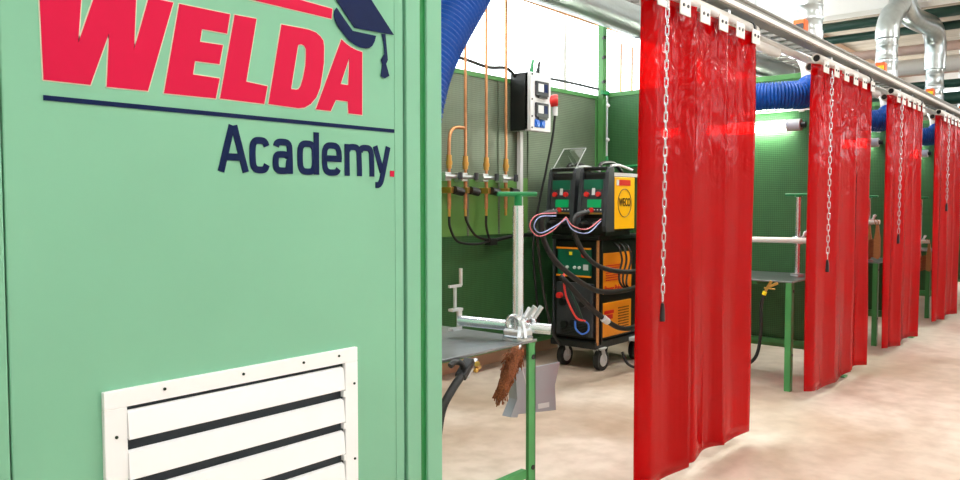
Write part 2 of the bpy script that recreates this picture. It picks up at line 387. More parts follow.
# Academy lettering
def stroke_letter(label, strokes, w=.0152):
    q = MB()
    for si, st in enumerate(strokes):
        pts = [V((x, 0, z)) for x, z in st]
        pts2 = spline(pts, 5) if len(pts) > 2 else pts
        L1, L2 = [], []
        for i, p in enumerate(pts2):
            if i == 0: d = pts2[1]-p
            elif i == len(pts2)-1: d = p-pts2[i-1]
            else: d = (pts2[i+1]-p).normalized()+(p-pts2[i-1]).normalized()
            d.normalize(); n = V((-d.z, 0, d.x))*w/2
            L1.append(p+n); L2.append(p-n)
        m_ = len(pts2)
        vs = [V((p.x, YF-.0005, p.z)) for p in L1+L2]+[V((p.x, YF-.002-.0003*si, p.z)) for p in L1+L2]
        fs = []
        for i in range(m_-1):
            fs += [(i, i+1, m_+i+1, m_+i), (2*m_+i, 3*m_+i, 3*m_+i+1, 2*m_+i+1), (i, 2*m_+i, 2*m_+i+1, i+1), (m_+i, m_+i+1, 3*m_+i+1, 3*m_+i)]
        fs += [(0, m_, 3*m_, 2*m_), (m_-1, 3*m_-1, 4*m_-1, 2*m_-1)]
        q.add(vs, fs)
    o = q.build('subtitle_letter', 'navy', cab); o['label'] = 'navy letter '+label
ZB, ZX, ZA = 1.567, 1.645, 1.667
h_ = .0074
def arc(x0, x1, z0, z1, a0, a1, n=12, e=.62):
    cx, cz, rx, rz = (x0+x1)/2, (z0+z1)/2, (x1-x0)/2-h_, (z1-z0)/2-h_; out = []
    for i in range(n+1):
        a = math.radians(a0+(a1-a0)*i/n); c_, s_ = math.cos(a), math.sin(a)
        out.append((cx+rx*math.copysign(abs(c_)**e, c_), cz+rz*math.copysign(abs(s_)**e, s_)))
    return out
stroke_letter('A', [[(.909, ZB), (.9365, ZA)], [(.969, ZB), (.9415, ZA)], [(.921, ZB+.032), (.957, ZB+.032)]])
stroke_letter('c', [arc(.979, 1.032, ZB-.001, ZX+.001, 28, 332)])
stroke_letter('a', [arc(1.040, 1.092, ZB+.046-.02, ZX+.001, 165, 0, 8)+[(1.0853, ZB+.03), (1.0853, ZB)], arc(1.039, 1.09, ZB-.001, ZB+.051, 40, 320)+[(1.083, ZB+.03)]])
stroke_letter('d', [arc(1.106, 1.163, ZB-.001, ZX+.001, 0, 360, 18), [(1.1605, ZB), (1.1605, ZA)]])
stroke_letter('e', [arc(1.177, 1.237, ZB-.001, ZX+.001, 0, 325, 16), [(1.183, ZB+.040), (1.236, ZB+.040)]])
stroke_letter('m', [[(1.254, ZB), (1.254, ZX)], arc(1.247, 1.3, ZB+.01, ZX+.001, 150, 0, 8)+[(1.2935, ZB+.02), (1.2935, ZB)], arc(1.287, 1.341, ZB+.01, ZX+.001, 150, 0, 8)+[(1.3345, ZB+.02), (1.3345, ZB)]])
stroke_letter('y', [[(1.346, ZX), (1.369, ZB+.012)], [(1.391, ZX), (1.3805, ZB+.039), (1.371, ZB+.004), (1.365, ZB-.013), (1.357, ZB-.0205), (1.347, ZB-.021)]])
letter('full_stop', [[(1.397, 1.584), (1.412, 1.584), (1.411, 1.568), (1.397, 1.569)]], 'small crimson full stop', 'logo_red', False)

# louvred vent
gx0, gx1, gz1, gz0 = .649, 1.274, 1.141, .62
vent = thing('x', '', '', (0, 0, 0)); bpy.data.objects.remove(vent)
q = MB()
q.box(gx0, gx1, YF-.012, YF, gz1-.035, gz1).box(gx0, gx1, YF-.012, YF, gz0, gz0+.035)
q.box(gx0, gx0+.044, YF-.012, YF, gz0+.035, gz1-.035).box(gx1-.04, gx1, YF-.012, YF, gz0+.035, gz1-.035)
vent = q.build('vent_grille', 'white_paint', cab, bevel=.0015)
MB().box(gx0+.044, gx1-.04, YF-.001, YF+.0, gz0+.035, gz1-.035).build('vent_shade', 'vent_dark', vent)  # dark sheet standing for the shaded opening between the blades
z = gz1-.043
sl = None
for k in range(7):
    zt, zb = z, z-.055
    if zb < gz0+.035: break
    # blade leaning out at its lower edge
    g0 = gx0+.044; pr = [(g0, YF-.003, zt), (g0, YF-.013, zt-.004), (g0, YF-.019, zb), (g0, YF-.016, zb-.002), (g0, YF-.003, zb+.006)]
    MB().prism([pr], (gx1-gx0-.091, 0, 0)).build('louvre_blade', 'white_paint', vent)
    MB().box(gx1-.047, gx1-.0405, YF-.013, YF-.002, zb-.02, zb-.006).build('louvre_end_tab', 'white_paint', vent)
    z -= .0795
for sx, sz in ((gx0+.12, gz1-.014), (gx0+.30, gz1-.014), (gx0+.46, gz1-.014), (gx1-.06, gz1-.014), (gx0+.022, gz1-.09), (gx0+.022, gz1-.32), (gx1-.012, gz1-.09), (gx1-.012, gz1-.28), (gx1-.012, gz1-.42)):
    MB().cyl((sx, YF-.014, sz), (sx, YF-.0115, sz), .0032, 8).build('screw', 'groove', vent)

# ------------------------------------------------------------------ booth panels
YB = 4.4; PX = [7.1, 9.7, 12.3, 14.9, 17.5]; PZT = 2.62
def back_panel(x0, x1, label, plain=False):
    t = thing('booth_back_wall', label, 'booth wall', ((x0+x1)/2, YB+.03, .17), 'perforated back walls of the welding booths')
    if plain:
        MB().box(x0+.04, x1-.04, YB+.005, YB+.04, 1.73, PZT-.04).build('upper_sheet', 'acoustic_sheen', t)
        MB().box(x0+.04, 5.85, YB+.0, YB+.04, 1.22, 1.73).build('plain_sheet', 'plain_green', t)['label'] = 'plain olive green sheet'
        MB().box(5.85, x1-.04, YB+.008, YB+.04, 1.22, 1.73).build('middle_sheet', 'acoustic_sheen', t)
        MB().box(x0+.04, x1-.04, YB+.005, YB+.04, .21, 1.22).build('lower_sheet', 'acoustic', t)
        for x in (5.0, 5.42, 5.86): MB().box(x-.012, x+.012, YB-.006, YB+.004, 1.22, PZT-.04).build('sheet_joint', 'acoustic_sheen', t)
    else:
        MB().box(x0+.04, x1-.04, YB+.005, YB+.04, .21, PZT-.04).build('sheet', 'acoustic', t)
    q = MB().box(x0, x1, YB-.005, YB+.045, PZT-.04, PZT).box(x0, x1, YB-.005, YB+.045, .17, .21)
    q.box(x0, x0+.04, YB-.005, YB+.045, .21, PZT-.04).box(x1-.04, x1, YB-.005, YB+.045, .21, PZT-.04)
    q.build('frame', 'frame_green', t, bevel=.003)
    for x in (x0+.06, x1-.12): MB().box(x, x+.05, YB-.0, YB+.04, 0, .17).build('foot', 'frame_green', t)
back_panel(2.0, 4.5, 'perforated back wall behind the leftmost welding table, partly behind the green cabinet')
back_panel(4.5, 7.06, 'green perforated back wall, greyed by painted reflection, carrying the copper gas pipes and the socket box', True)
for i in range(3):
    back_panel(PX[i]+.04, PX[i+1]-.04, ['perforated back wall of the booth behind the second red curtain', 'perforated back wall of the booth behind the third red curtain', 'perforated back wall of the farthest booth'][i])
def partition(x, label):
    t = thing('booth_partition', label, 'partition', (x+.02, 3.2, 0), 'green partitions between the welding booths')
    y0, y1 = 2.02, YB-.01
    MB().box(x, x+.035, y0+.04, y1-.04, .24, PZT-.02).build('sheet', 'acoustic', t)
    q = MB().box(x-.01, x+.045, y0, y1, PZT-.02, PZT+.025).box(x-.01, x+.045, y0, y1, .2, .24)
    q.box(x-.01, x+.045, y0, y0+.04, .24, PZT-.02).box(x-.01, x+.045, y1-.04, y1, .24, PZT-.02)
    q.build('frame', 'frame_green', t, bevel=.003)
    MB().box(x-.03, x+.06, y0-.1, y0+.1, 0, .012).box(x, x+.035, y0+.0, y0+.04, .012, .2).build('foot', 'table_green', t, bevel=.002)
    MB().box(x, x+.035, y1-.06, y1-.02, 0, .2).build('foot', 'table_green', t)
labs = ['green perforated partition with the glowing lamp, between first and second red curtains', 'green perforated partition seen between second and third red curtains',
        'green perforated partition seen between third and fourth red curtains', 'farthest green perforated partition, seen beyond the fourth red curtain']
for x, l in zip(PX[:4], labs): partition(x, l)

# corner post with conduit
t = thing('corner_post', 'green square post rising above the booth corner beside the copper pipes', 'post', (7.06, YB-.03, 0))
MB().box(7.03, 7.095, YB-.085, YB-.02, 0, 3.35).build('post', 'frame_green', t, bevel=.003)
for z in (2.75, 3.0, 3.2): MB().cyl((7.02, YB-.09, z), (7.0, YB-.12, z), .018, 10).build('knob', 'black', t)
MB().box(6.98, 7.1, YB-.12, YB-.086, 2.62, 2.66).build('bracket', 'handle_green', t)
MB().cyl((7.05, YB-.055, 3.35), (7.05, YB-.055, 3.44), .02, 10).build('hanger', 'darkgrey', t)
t = thing('conduit', 'thin grey conduit running down the booth corner to a green cable', 'conduit', (7.0, YB-.11, 2))
MB().cyl((7.0, 4.25, 2.6), (7.0, 4.25, 1.98), .012, 8).build('tube', 'steel', t)
for z in (2.5, 2.15): MB().sphere((7.0, 4.24, z), .022).build('clip', 'grey', t)
MB().tube(spline([(7.0, 4.25, 1.98), (7.0, 4.22, 1.9), (7.04, 4.1, 1.87), (7.05, 3.8, 1.88)]), .014, 8).build('green_cable', 'handle_green', t)
MB().box(7.02, 7.09, 3.68, 3.8, 1.84, 1.94).build('junction_box', 'grey', t, bevel=.01)

# black air line along the top of the back wall, small green tap
MB().tube(spline([(4.3, 4.36, 2.67), (4.8, 4.35, 2.70), (5.2, 4.35, 2.67), (5.45, 4.34, 2.69), (5.6, 4.34, 2.62)]), .014, 8).build('air_line', 'rubber')
tag(bpy.data.objects['air_line'], 'black air line running along the wall top to the socket box', 'hose')
o = MB().tube(spline([(5.95, 4.36, 2.68), (6.4, 4.37, 2.69), (7.0, 4.36, 2.68)]), .012, 8).build('air_line', 'darkgrey'); tag(o, 'dark air line running from the socket box to the corner post', 'hose')

# ------------------------------------------------------------------ copper gas pipes
def gas(x, top, label, bend=False, dz=0, ybot=1.53):
    t = thing('gas_pipe', label, 'gas pipe', (x, 4.33, 1.59), 'copper gas pipes on the booth back wall')
    y = 4.32
    if bend:
        MB().tube(spline([(x, y, 1.75), (x, y, 1.99), (x+.03, y, 2.09), (x+.1, y, 2.12), (x+.185, y, 2.12)], 6), .014, 10).build('pipe', 'copper', t)
    else:
        MB().cyl((x, y, 1.75), (x, y, top), .0125, 10).build('pipe', 'copper', t)
    MB().cyl((x, y, 1.78), (x, y, 1.89), .022, 12).cyl((x, y, 1.81), (x, y, 1.84), .03, 6).build('coupling', 'brass', t)
    MB().box(x-.075, x-.005, y-.03, y+.06, 1.68, 1.75).cyl((x-.09, y-.03, 1.715), (x+.09, y-.03, 1.715), .018, 10).build('regulator', 'steel', t, bevel=.004)
    MB().cyl((x+.07, y-.06, 1.69), (x+.07, y-.06, 1.75), .02, 10).build('gauge', 'darkgrey', t)
    MB().cyl((x, y, 1.45), (x, y, 1.75), .016, 10).build('outlet', 'copper', t)
    MB().cyl((x+.01, y-.045, 1.605), (x+.11, y-.045, 1.59), .034, 12).build('valve_knob', 'black', t)
    MB().box(x-.02, x+.02, y-.04, y+.07, 1.58, 1.63).build('valve', 'brass', t, bevel=.004)
    MB().cyl((x, y, 1.39), (x, y, 1.46), .012, 10).build('nipple', 'brass', t)
XS = [4.68, 4.88, 5.15, 5.42]
gas(XS[0], 0, 'leftmost copper gas pipe with elbow, joining its taller neighbour', True)
gas(XS[1], 2.95, 'second copper gas pipe from the left, topped behind the blue hose')
gas(XS[2], 3.6, 'third copper gas pipe from the left, rising across the window')
gas(XS[3], 3.6, 'rightmost copper gas pipe beside the socket box')
for i, (pts, lab) in enumerate([
    ([(4.68, 4.32, 1.410), (4.69, 4.32, 1.300), (4.8, 4.33, 1.180), (5.05, 4.34, 1.150), (5.25, 4.35, 1.170)], 'black hose looping from the leftmost gas pipe'),
    ([(4.88, 4.32, 1.410), (4.9, 4.32, 1.340), (5.03, 4.33, 1.220), (5.25, 4.34, 1.170)], 'black hose hanging from the second gas pipe'),
    ([(5.15, 4.32, 1.410), (5.15, 4.32, 1.300), (5.2, 4.33, 1.200), (5.25, 4.34, 1.170)], 'short black hose hanging from the third gas pipe')]):
    tag(MB().tube(spline(pts), .011, 8).build('gas_hose', 'rubber'), lab, 'hose', 'black gas hoses')
t = thing('hose_manifold', 'small black hose junction on a dark line below the gas valves', 'junction', (5.35, 4.36, 1.160))
MB().box(5.22, 5.32, 4.33, 4.4, 1.130, 1.190).build('block', 'black', t, bevel=.006)
MB().tube(spline([(5.3, 4.36, 1.170), (5.6, 4.36, 1.200), (5.95, 4.36, 1.200)]), .018, 8).build('line', 'black', t)
for x, l in ((7.82, 'left one of the two thin copper pipes on the window beyond the corner post'), (8.07, 'right one of the two thin copper pipes, nearest the first red curtain')):
    tag(MB().cyl((x, 4.57, 0), (x, 4.57, 3.3), .012, 8).build('copper_pipe', 'copper'), l, 'pipe', 'thin copper pipes in the next booth')

# ------------------------------------------------------------------ socket box
t = thing('socket_box', 'grey and black power distribution box with blue sockets on the booth wall', 'socket box', (5.85, 4.3, 2.4))
bx0, bx1, by0 = 5.57, 5.88, 4.16
MB().box(bx0-.0, bx0+.04, by0+.03, 4.39, 2.15, 2.66).box(bx0+.03, bx1-.02, by0+.06, 4.39, 2.17, 2.65).build('rear_housing', 'black', t, bevel=.006)
MB().box(bx0, bx1, by0, by0+.07, 2.14, 2.66).build('front_housing', 'grey', t, bevel=.01)
for z in (2.52, 2.33):
    w = MB().box(bx0+.06, bx0+.25, by0-.02, by0, z-.065, z+.065).build('breaker_window', 'darkgrey', t, bevel=.006)
    MB().box(bx0+.08, bx0+.16, by0-.028, by0-.02, z-.03, z+.04).build('breaker', 'grey', w)
    MB().box(bx0+.17, bx0+.22, by0-.028, by0-.02, z-.03, z+.04).build('breaker', 'navy', w)
    MB().box(bx0+.09, bx0+.22, by0-.026, by0-.016, z-.085, z-.062).build('latch', 'black', w)
for x in (bx0+.09, bx0+.17):
    s_ = MB().box(x-.035, x+.035, by0-.012, by0, 2.175, 2.245).build('blue_socket', 'blue', t, bevel=.006)
    MB().cyl((x, by0-.02, 2.21), (x, by0-.012, 2.21), .024, 16).build('socket_face', 'blue', s_)
for z in (2.64, 2.42, 2.27, 2.17):
    MB().cyl((bx0+.02, by0-.004, z), (bx0+.02, by0, z), .009, 8).build('screw', 'black', t)
for dx, m_ in ((.1, 'handle_green'), (.2, 'black')):
    MB().tube(spline([(bx0+dx, 4.22, 2.65), (bx0+dx, 4.22, 2.74), (bx0+dx+.04, 4.24, 2.78), (bx0+dx+.1, 4.3, 2.74), (bx0+dx+.11, 4.34, 2.66)]), .012, 8).build('supply_cable', m_, t)
MB().box(5.67, 5.71, 4.35, 4.39, 1.2, 2.15).build('cable_duct', 'grey', t)
t = thing('red_plug', 'round red plug in the side of the socket box with hanging black cable', 'plug', (5.9, 4.15, 2.4))
MB().tube([(5.885, 4.2, 2.42), (5.9, 4.18, 2.43), (5.93, 4.15, 2.44), (5.945, 4.13, 2.44)], [.042, .052, .056, .05], 16).build('plug_body', 'red', t)
MB().cyl((5.93, 4.15, 2.38), (5.93, 4.15, 2.3), .025, 12).build('gland', 'grey', t)
MB().tube(spline([(5.93, 4.15, 2.31), (5.96, 4.2, 2.1), (5.93, 4.25, 1.8), (5.86, 4.3, 1.4), (5.8, 4.3, 1.1), (5.82, 4.28, .7), (5.85, 4.26, .35)]), .011, 8).build('cable', 'rubber', t)

# ------------------------------------------------------------------ welding machines on a cart
CX0, CX1, CY0, CY1 = 5.9, 6.72, 3.66, 4.13
cart = thing('welding_power_source', 'large black and orange welding unit on wheels against the booth corner', 'welding machine', ((CX0+CX1)/2, 3.9, 0))
MB().box(CX0+.03, CX1, CY0+.02, CY1, .26, 1.17).build('body', 'black', cart, bevel=.015)
MB().box(CX0-.03, CX1+.05, CY0-.0, CY1+.02, .2, .26).build('chassis', 'black', cart, bevel=.006)
MB().box(CX0-.02, CX1, CY0-.02, CY1+.02, 1.17, 1.21).build('top_plate', 'black', cart, bevel=.008)
p_ = MB().box(CX0+.07, 6.5, CY0+.006, CY0+.02, .68, 1.05).build('side_panel', 'orange', cart, bevel=.004)
for k in range(7): MB().box(CX0+.14, CX0+.4, CY0+.002, CY0+.006, .8+k*.022, .808+k*.022).build('vent_slot', 'red', p_)
text('red_lettering', 'Power Pulse', (CX0+.12, CY0+.005, .7), (1, 0, 0), (0, 0, 1), .3, .055, 'red', p_, .002, bold=.02)
p_ = MB().box(CX0+.07, 6.5, CY0+.006, CY0+.02, .29, .6).build('side_panel', 'orange', cart, bevel=.004)
p2 = MB()
for i in range(9):
    for j in range(9): p2.box(CX0+.36+i*.022, CX0+.37+i*.022, CY0+.003, CY0+.006, .33+j*.025, .341+j*.025)
p2.build('vent_mesh', 'groove', p_)
MB().box(CX0+.1, CX0+.26, CY0+.002, CY0+.006, .45, .49).box(CX0+.12, CX0+.28, CY0+.002, CY0+.006, .5, .53).build('red_mark', 'red', p_)
for y in (CY0+.0, CY1-.0):
    MB().bar((CX0-.005, y, .24), (CX0-.005, y, 1.18), .018).build('front_post', 'wood' if y < 3.8 else 'darkgrey', cart)
    MB().bar((CX0+.05, y, .24), (CX0+.05, y, 1.18), .025).build('frame_post', 'black', cart)
f = MB().box(CX0-.005, CX0+.03, CY0+.08, CY1-.04, .84, 1.09).build('control_panel', 'lcd', cart, bevel=.004)
MB().box(CX0-.012, CX0-.004, CY0+.07, CY1-.03, 1.085, 1.1).box(CX0-.012, CX0-.004, CY0+.07, CY1-.03, .835, .85).build('trim_strip', 'orange', f)
MB().box(CX0-.012, CX0-.005, 3.93, 3.96, 1.03, 1.06).build('indicator', 'tag_yellow', f)
MB().cyl((CX0-.025, 3.8, 1.035), (CX0-.005, 3.8, 1.035), .024, 12).build('knob', 'red', f)
for k, y in enumerate((4.03, 3.98, 3.9, 3.85)):
    MB().cyl((CX0-.02, y, .92), (CX0-.005, y, .92), .014, 8).build('knob', 'grey', f)
MB().box(CX0-.01, CX0-.005, 3.76, 3.81, .9, .95).build('label_plate', 'grey', f)
MB().box(CX0-.01, CX0+.03, CY0+.05, CY1-.03, .3, .78).build('connector_panel', 'darkgrey', cart, bevel=.008)
for y, z in ((4.02, .6), (3.8, .6), (3.9, .42), (4.0, .4)):
    MB().cyl((CX0-.04, y, z), (CX0+.0, y, z), .032, 14).build('socket', 'black', cart)
MB().cyl((CX0-.05, 4.05, .66), (CX0, 4.05, .66), .028, 10).build('red_tap', 'red', cart)
for k in range(8): MB().box(CX0-.016, CX0-.01, CY0+.1, CY1-.08, .31+k*.014, .317+k*.014).build('grille_slat', 'black', cart)
def caster(x, y, par):
    c = MB().bar((x-.03, y-.035, .205), (x+.01, y-.035, .09), .05, .006).bar((x-.03, y+.035, .205), (x+.01, y+.035, .09), .05, .006).box(x-.06, x+.04, y-.045, y+.045, .2, .21).build('caster', 'grey', par)
    MB().cyl((x+.01, y-.026, .095), (x+.01, y+.026, .095), .095, 24).build('tyre', 'rubber', c, bevel=.006)
    MB().cyl((x+.01, y-.03, .095), (x+.01, y+.03, .095), .058, 20).build('hub', 'grey', c)
    MB().cyl((x+.01, y-.042, .095), (x+.01, y+.042, .095), .012, 10).build('axle', 'steel', c)
for x, y in ((CX0+.08, CY0+.02), (CX0+.08, CY1-.06), (CX1-.1, CY0+.03), (CX1-.1, CY1-.06)): caster(x, y, cart)
MB().box(6.45, 7.0, CY0-.16, CY0+.1, .205, .24).build('rear_step', 'grey', cart, bevel=.004)
MB().box(6.5, 6.98, CY1-.12, CY1+.04, .9, 1.15).build('rear_bracket', 'black', cart)

def feeder(y0, y1, label, side, sx):
    x0, x1, z0, z1 = 5.84+sx, 6.34+sx, 1.25, 1.79
    t = thing('wire_feeder', label, 'welding machine', ((x0+x1)/2, (y0+y1)/2, 1.21), 'twin black wire feeders on the orange welding unit')
    MB().box(x0+.06, x1, y0+.012, y1-.012, z0, z1-.02).build('body', 'black', t, bevel=.015)
    MB().box(x0+.05, x1-.03, y0+.04, y1-.04, 1.212, z0).build('base', 'black', t)
    # rounded bezel leaning back
    for yy in (y0, y1-.035):
        pr = [(x0, yy, z0+.0), (x0-.02, yy, z0+.05), (x0+.035, yy, z1-.02), (x0+.06, yy, z1+.02), (x0+.12, yy, z1+.03), (x0+.13, yy, z0)]
        MB().prism([pr], (0, .035, 0)).build('bezel_cheek', 'darkgrey', t, bevel=.006)
    MB().bar((x0+.085, y0+.03, z1+.012), (x0+.085, y1-.03, z1+.012), .09, .03).build('bezel_top', 'black', t, bevel=.006)
    u = V((.05, 0, .46)).normalized(); o_ = V((x0+.005, 0, z0+.12))
    def slab(a, b_, h0, h1, d, nm, m_, par):
        n = V((-u.z, 0, u.x)); q = []
        for yy in (a, b_):
            for h in (h0, h1):
                for dd in (0, d): q.append(o_+u*h+n*dd+V((0, yy, 0)))
        return MB().add(q, [(0, 1, 3, 2), (4, 6, 7, 5), (0, 4, 5, 1), (2, 3, 7, 6), (0, 2, 6, 4), (1, 5, 7, 3)]).build(nm, m_, par)
    pa = slab(y0+.04, y1-.04, .03, .34, .012, 'control_panel', 'darkgrey', t)
    slab(y0+.055, y1-.055, .25, .335, .016, 'display', 'lcd', pa)
    slab(y0+.06, y1-.1, .09, .16, .018, 'display', 'lcd_lit', pa)
    slab(y0+.045, y1-.045, .03, .045, .018, 'trim_strip', 'brass', pa)
    slab(y0+.13, y1-.14, .2, .26, .018, 'selector', 'grey', pa)
    n = V((-u.z, 0, u.x))
    for yy, h, m_ in ((y0+.09, .205, 'red'), (y1-.09, .205, 'red'), ((y0+y1)/2, .065, 'red')):
        c = o_+u*h+V((0, yy, 0)); MB().cyl(c, c+n*.035, .022, 14).build('knob', m_, pa)
    for k in range(6):
        c = o_+u*.07+V((0, y0+.06+k*.032, 0)); MB().cyl(c+n*.01, c+n*.018, .006, 8).build('button', 'grey', pa)
    MB().box(x0-.0, x0+.06, y0+.04, y1-.04, z0+.0, z0+.11).build('connector_panel', 'black', t)
    for yy in (y0+.09, y1-.09):
        MB().tube([(x0, yy, z0+.06), (x0-.05, yy, z0+.06), (x0-.09, yy, z0+.05)], [.035, .032, .026], 12).build('connector', 'black', t)
    MB().tube(spline([(x0+.12, (y0+y1)/2, z1+.02), (x0+.16, (y0+y1)/2, z1+.06), (x0+.35, (y0+y1)/2, z1+.07), (x0+.5, (y0+y1)/2, z1+.0)]), .018, 10).build('handle', 'black', t)
    MB().tube(spline([(x0+.1, y0+.02, z1+.035), (x0+.3, y0+.05, z1+.045), (x0+.5, y0+.04, z1+.01)]), .012, 8).build('edge_strip', 'grey', t)
    if side:
        s_ = MB().box(x0+.13, x1-.02, y0-.0, y0+.014, z0+.02, z1-.06).build('side_panel', 'yellow', t, bevel=.003)
        text('black_lettering', 'WECO', (x0+.2, y0-.001, z0+.22), (1, 0, 0), (0, 0, 1), .2, .075, 'black', s_, .002, bold=.018)
        pts = [(x0+.3+.115*math.cos(a*PI/16), y0-.002, z0+.25+.125*math.sin(a*PI/16)) for a in range(33)]
        MB().tube(pts, .003, 6).build('oval_outline', 'darkgrey', s_)
        MB().box(x0+.2, x0+.4, y0-.003, y0, z1-.135, z1-.085).build('red_sticker', 'red', s_)
        MB().box(x0+.16, x0+.2, y0-.003, y0, z1-.135, z1-.085).build('white_sticker', 'grey', s_)
        MB().box(x0+.12, x1+.05, y0+.0, y0+.014, z1-.055, z1-.025).build('side_rail', 'grey', t)
    return t
feeder(3.54, 3.84, 'right wire feeder with yellow side plate, on top of the orange welding unit', True, 0)
feeder(3.9, 4.2, 'left wire feeder under the clear plastic cover, on top of the orange welding unit', False, .03)
t = thing('clear_cover', 'raised transparent plastic cover above the left wire feeder', 'cover', (5.95, 4.05, 1.8))
cv = [(5.95, 3.93, 1.82), (5.95, 4.18, 1.82), (6.033, 4.12, 2.0), (6.018, 3.87, 1.997)]
MB().add(cv, [(0, 1, 2, 3)]).build('sheet', 'visor', t)
for a, c in ((cv[0], cv[3]), (cv[1], cv[2]), (cv[2], cv[3])): MB().bar(a, c, .012, .006).build('edge', 'grey', t)
MB().box(5.93, 5.97, 3.92, 4.19, 1.81, 1.822).build('hinge', 'grey', t)

def cable(name, pts, r, m_, label, cat='cable', group='cables hanging in front of the welding unit'):
    o = MB().tube(spline(pts, 8), r, 8).build(name, m_); tag(o, label, cat, group); return o
cable('torch_cable', [(5.019, 3.5, 1.43), (4.873, 3.5, 1.416), (4.821, 3.5, 1.355), (4.874, 3.5, 1.193), (4.978, 3.45, 1.028), (5.285, 3.4, 0.843), (5.59, 3.4, 0.761), (6.164, 3.45, 0.743), (6.551, 3.5, 0.819)], .022, 'rubber', 'thick black cable looping lowest from the left wire feeder')
cable('torch_cable', [(5.354, 3.42, 1.428), (5.18, 3.42, 1.397), (5.138, 3.42, 1.296), (5.282, 3.4, 1.085), (5.555, 3.38, 0.959), (6.072, 3.4, 0.899), (6.548, 3.5, 0.951)], .02, 'rubber', 'thick black cable looping from the right wire feeder')
cable('power_cable', [(5.151, 3.55, 0.916), (5.177, 3.5, 0.861), (5.404, 3.45, 0.666), (5.627, 3.42, 0.524), (5.874, 3.42, 0.422), (6.117, 3.42, 0.401), (6.559, 3.5, 0.424)], .022, 'rubber', 'thick black cable crossing the lower orange side plate')
MBx = MB().cyl((5.578, 3.41, 0.543), (5.65, 3.41, 0.506), .03, 10).build('cable_tag', 'grey'); tag(MBx, 'white tag round the lowest cable in front of the orange plate', 'tag')
cable('thin_cable', [(5.043, 3.7, 1.236), (5.168, 3.75, 0.928), (5.295, 3.8, 0.689), (5.47, 3.85, 0.41), (5.591, 3.85, 0.263)], .012, 'rubber', 'thin black cable hanging left of the welding unit')
cable('pink_wire', [(4.948, 3.45, 1.423), (4.633, 3.4, 1.412), (4.548, 3.4, 1.333), (4.647, 3.4, 1.257), (4.825, 3.4, 1.289), (5.04, 3.42, 1.391)], .0042, 'pink_wire', 'pink wire loop below the left wire feeder')
cable('pale_wire', [(4.919, 3.43, 1.401), (4.671, 3.4, 1.397), (4.597, 3.4, 1.332), (4.671, 3.4, 1.279), (4.824, 3.4, 1.312), (5.04, 3.42, 1.376)], .0042, 'pale_wire', 'pale blue wire loop below the left wire feeder')
cable('pink_wire', [(5.04, 3.42, 1.391), (5.078, 3.38, 1.322), (5.278, 3.38, 1.293), (5.552, 3.42, 1.368)], .0042, 'pink_wire', 'pink wire loop below the right wire feeder')
cable('pale_wire', [(5.04, 3.42, 1.376), (5.063, 3.37, 1.291), (5.277, 3.37, 1.262), (5.552, 3.42, 1.351)], .0042, 'pale_wire', 'pale blue wire loop below the right wire feeder')
cable('red_air_line', [(5.309, 3.6, 0.951), (5.207, 3.55, 0.912), (5.193, 3.52, 0.754), (5.309, 3.5, 0.573), (5.444, 3.5, 0.525)], .009, 'red_wire', 'red air line curving down the front of the welding unit')
cable('blue_air_line', [(5.295, 3.5, 0.542), (5.31, 3.5, 0.475), (5.4, 3.5, 0.422), (5.491, 3.5, 0.436), (5.49, 3.5, 0.495), (5.414, 3.5, 0.537)], .008, 'blue_wire', 'small blue air line loop at the end of the red line')
cable('green_black_cable', [(5.325, 3.6, 0.843), (5.324, 3.55, 0.748), (5.369, 3.52, 0.639), (5.414, 3.5, 0.52)], .01, 'pipe_dark', 'thin dark green cable beside the red air line')
cable('side_cable', [(6.066, 3.6, 1.143), (5.982, 3.5, 1.106), (6.001, 3.48, 1.001), (5.952, 3.48, 0.863), (5.971, 3.46, 0.776), (6.181, 3.5, 0.729)], .009, 'rubber', 'left of the three thin cables looping over the orange side plate')
cable('side_cable', [(6.153, 3.6, 1.14), (6.069, 3.5, 1.102), (6.079, 3.48, 0.996), (6.021, 3.48, 0.858), (6.014, 3.46, 0.772), (6.217, 3.5, 0.726)], .009, 'rubber', 'middle of the three thin cables looping over the orange side plate')
cable('side_cable', [(6.241, 3.6, 1.137), (6.157, 3.5, 1.099), (6.159, 3.48, 0.992), (6.091, 3.48, 0.854), (6.057, 3.46, 0.769), (6.253, 3.5, 0.723)], .009, 'rubber', 'right of the three thin cables looping over the orange side plate')
cable('floor_cable', [(6.05, 3.5, 0.178), (6.069, 3.45, 0.074), (6.196, 3.4, 0.025), (6.477, 3.4, -0.002)], .012, 'rubber', 'black cable sagging behind the rear wheel of the welding unit')

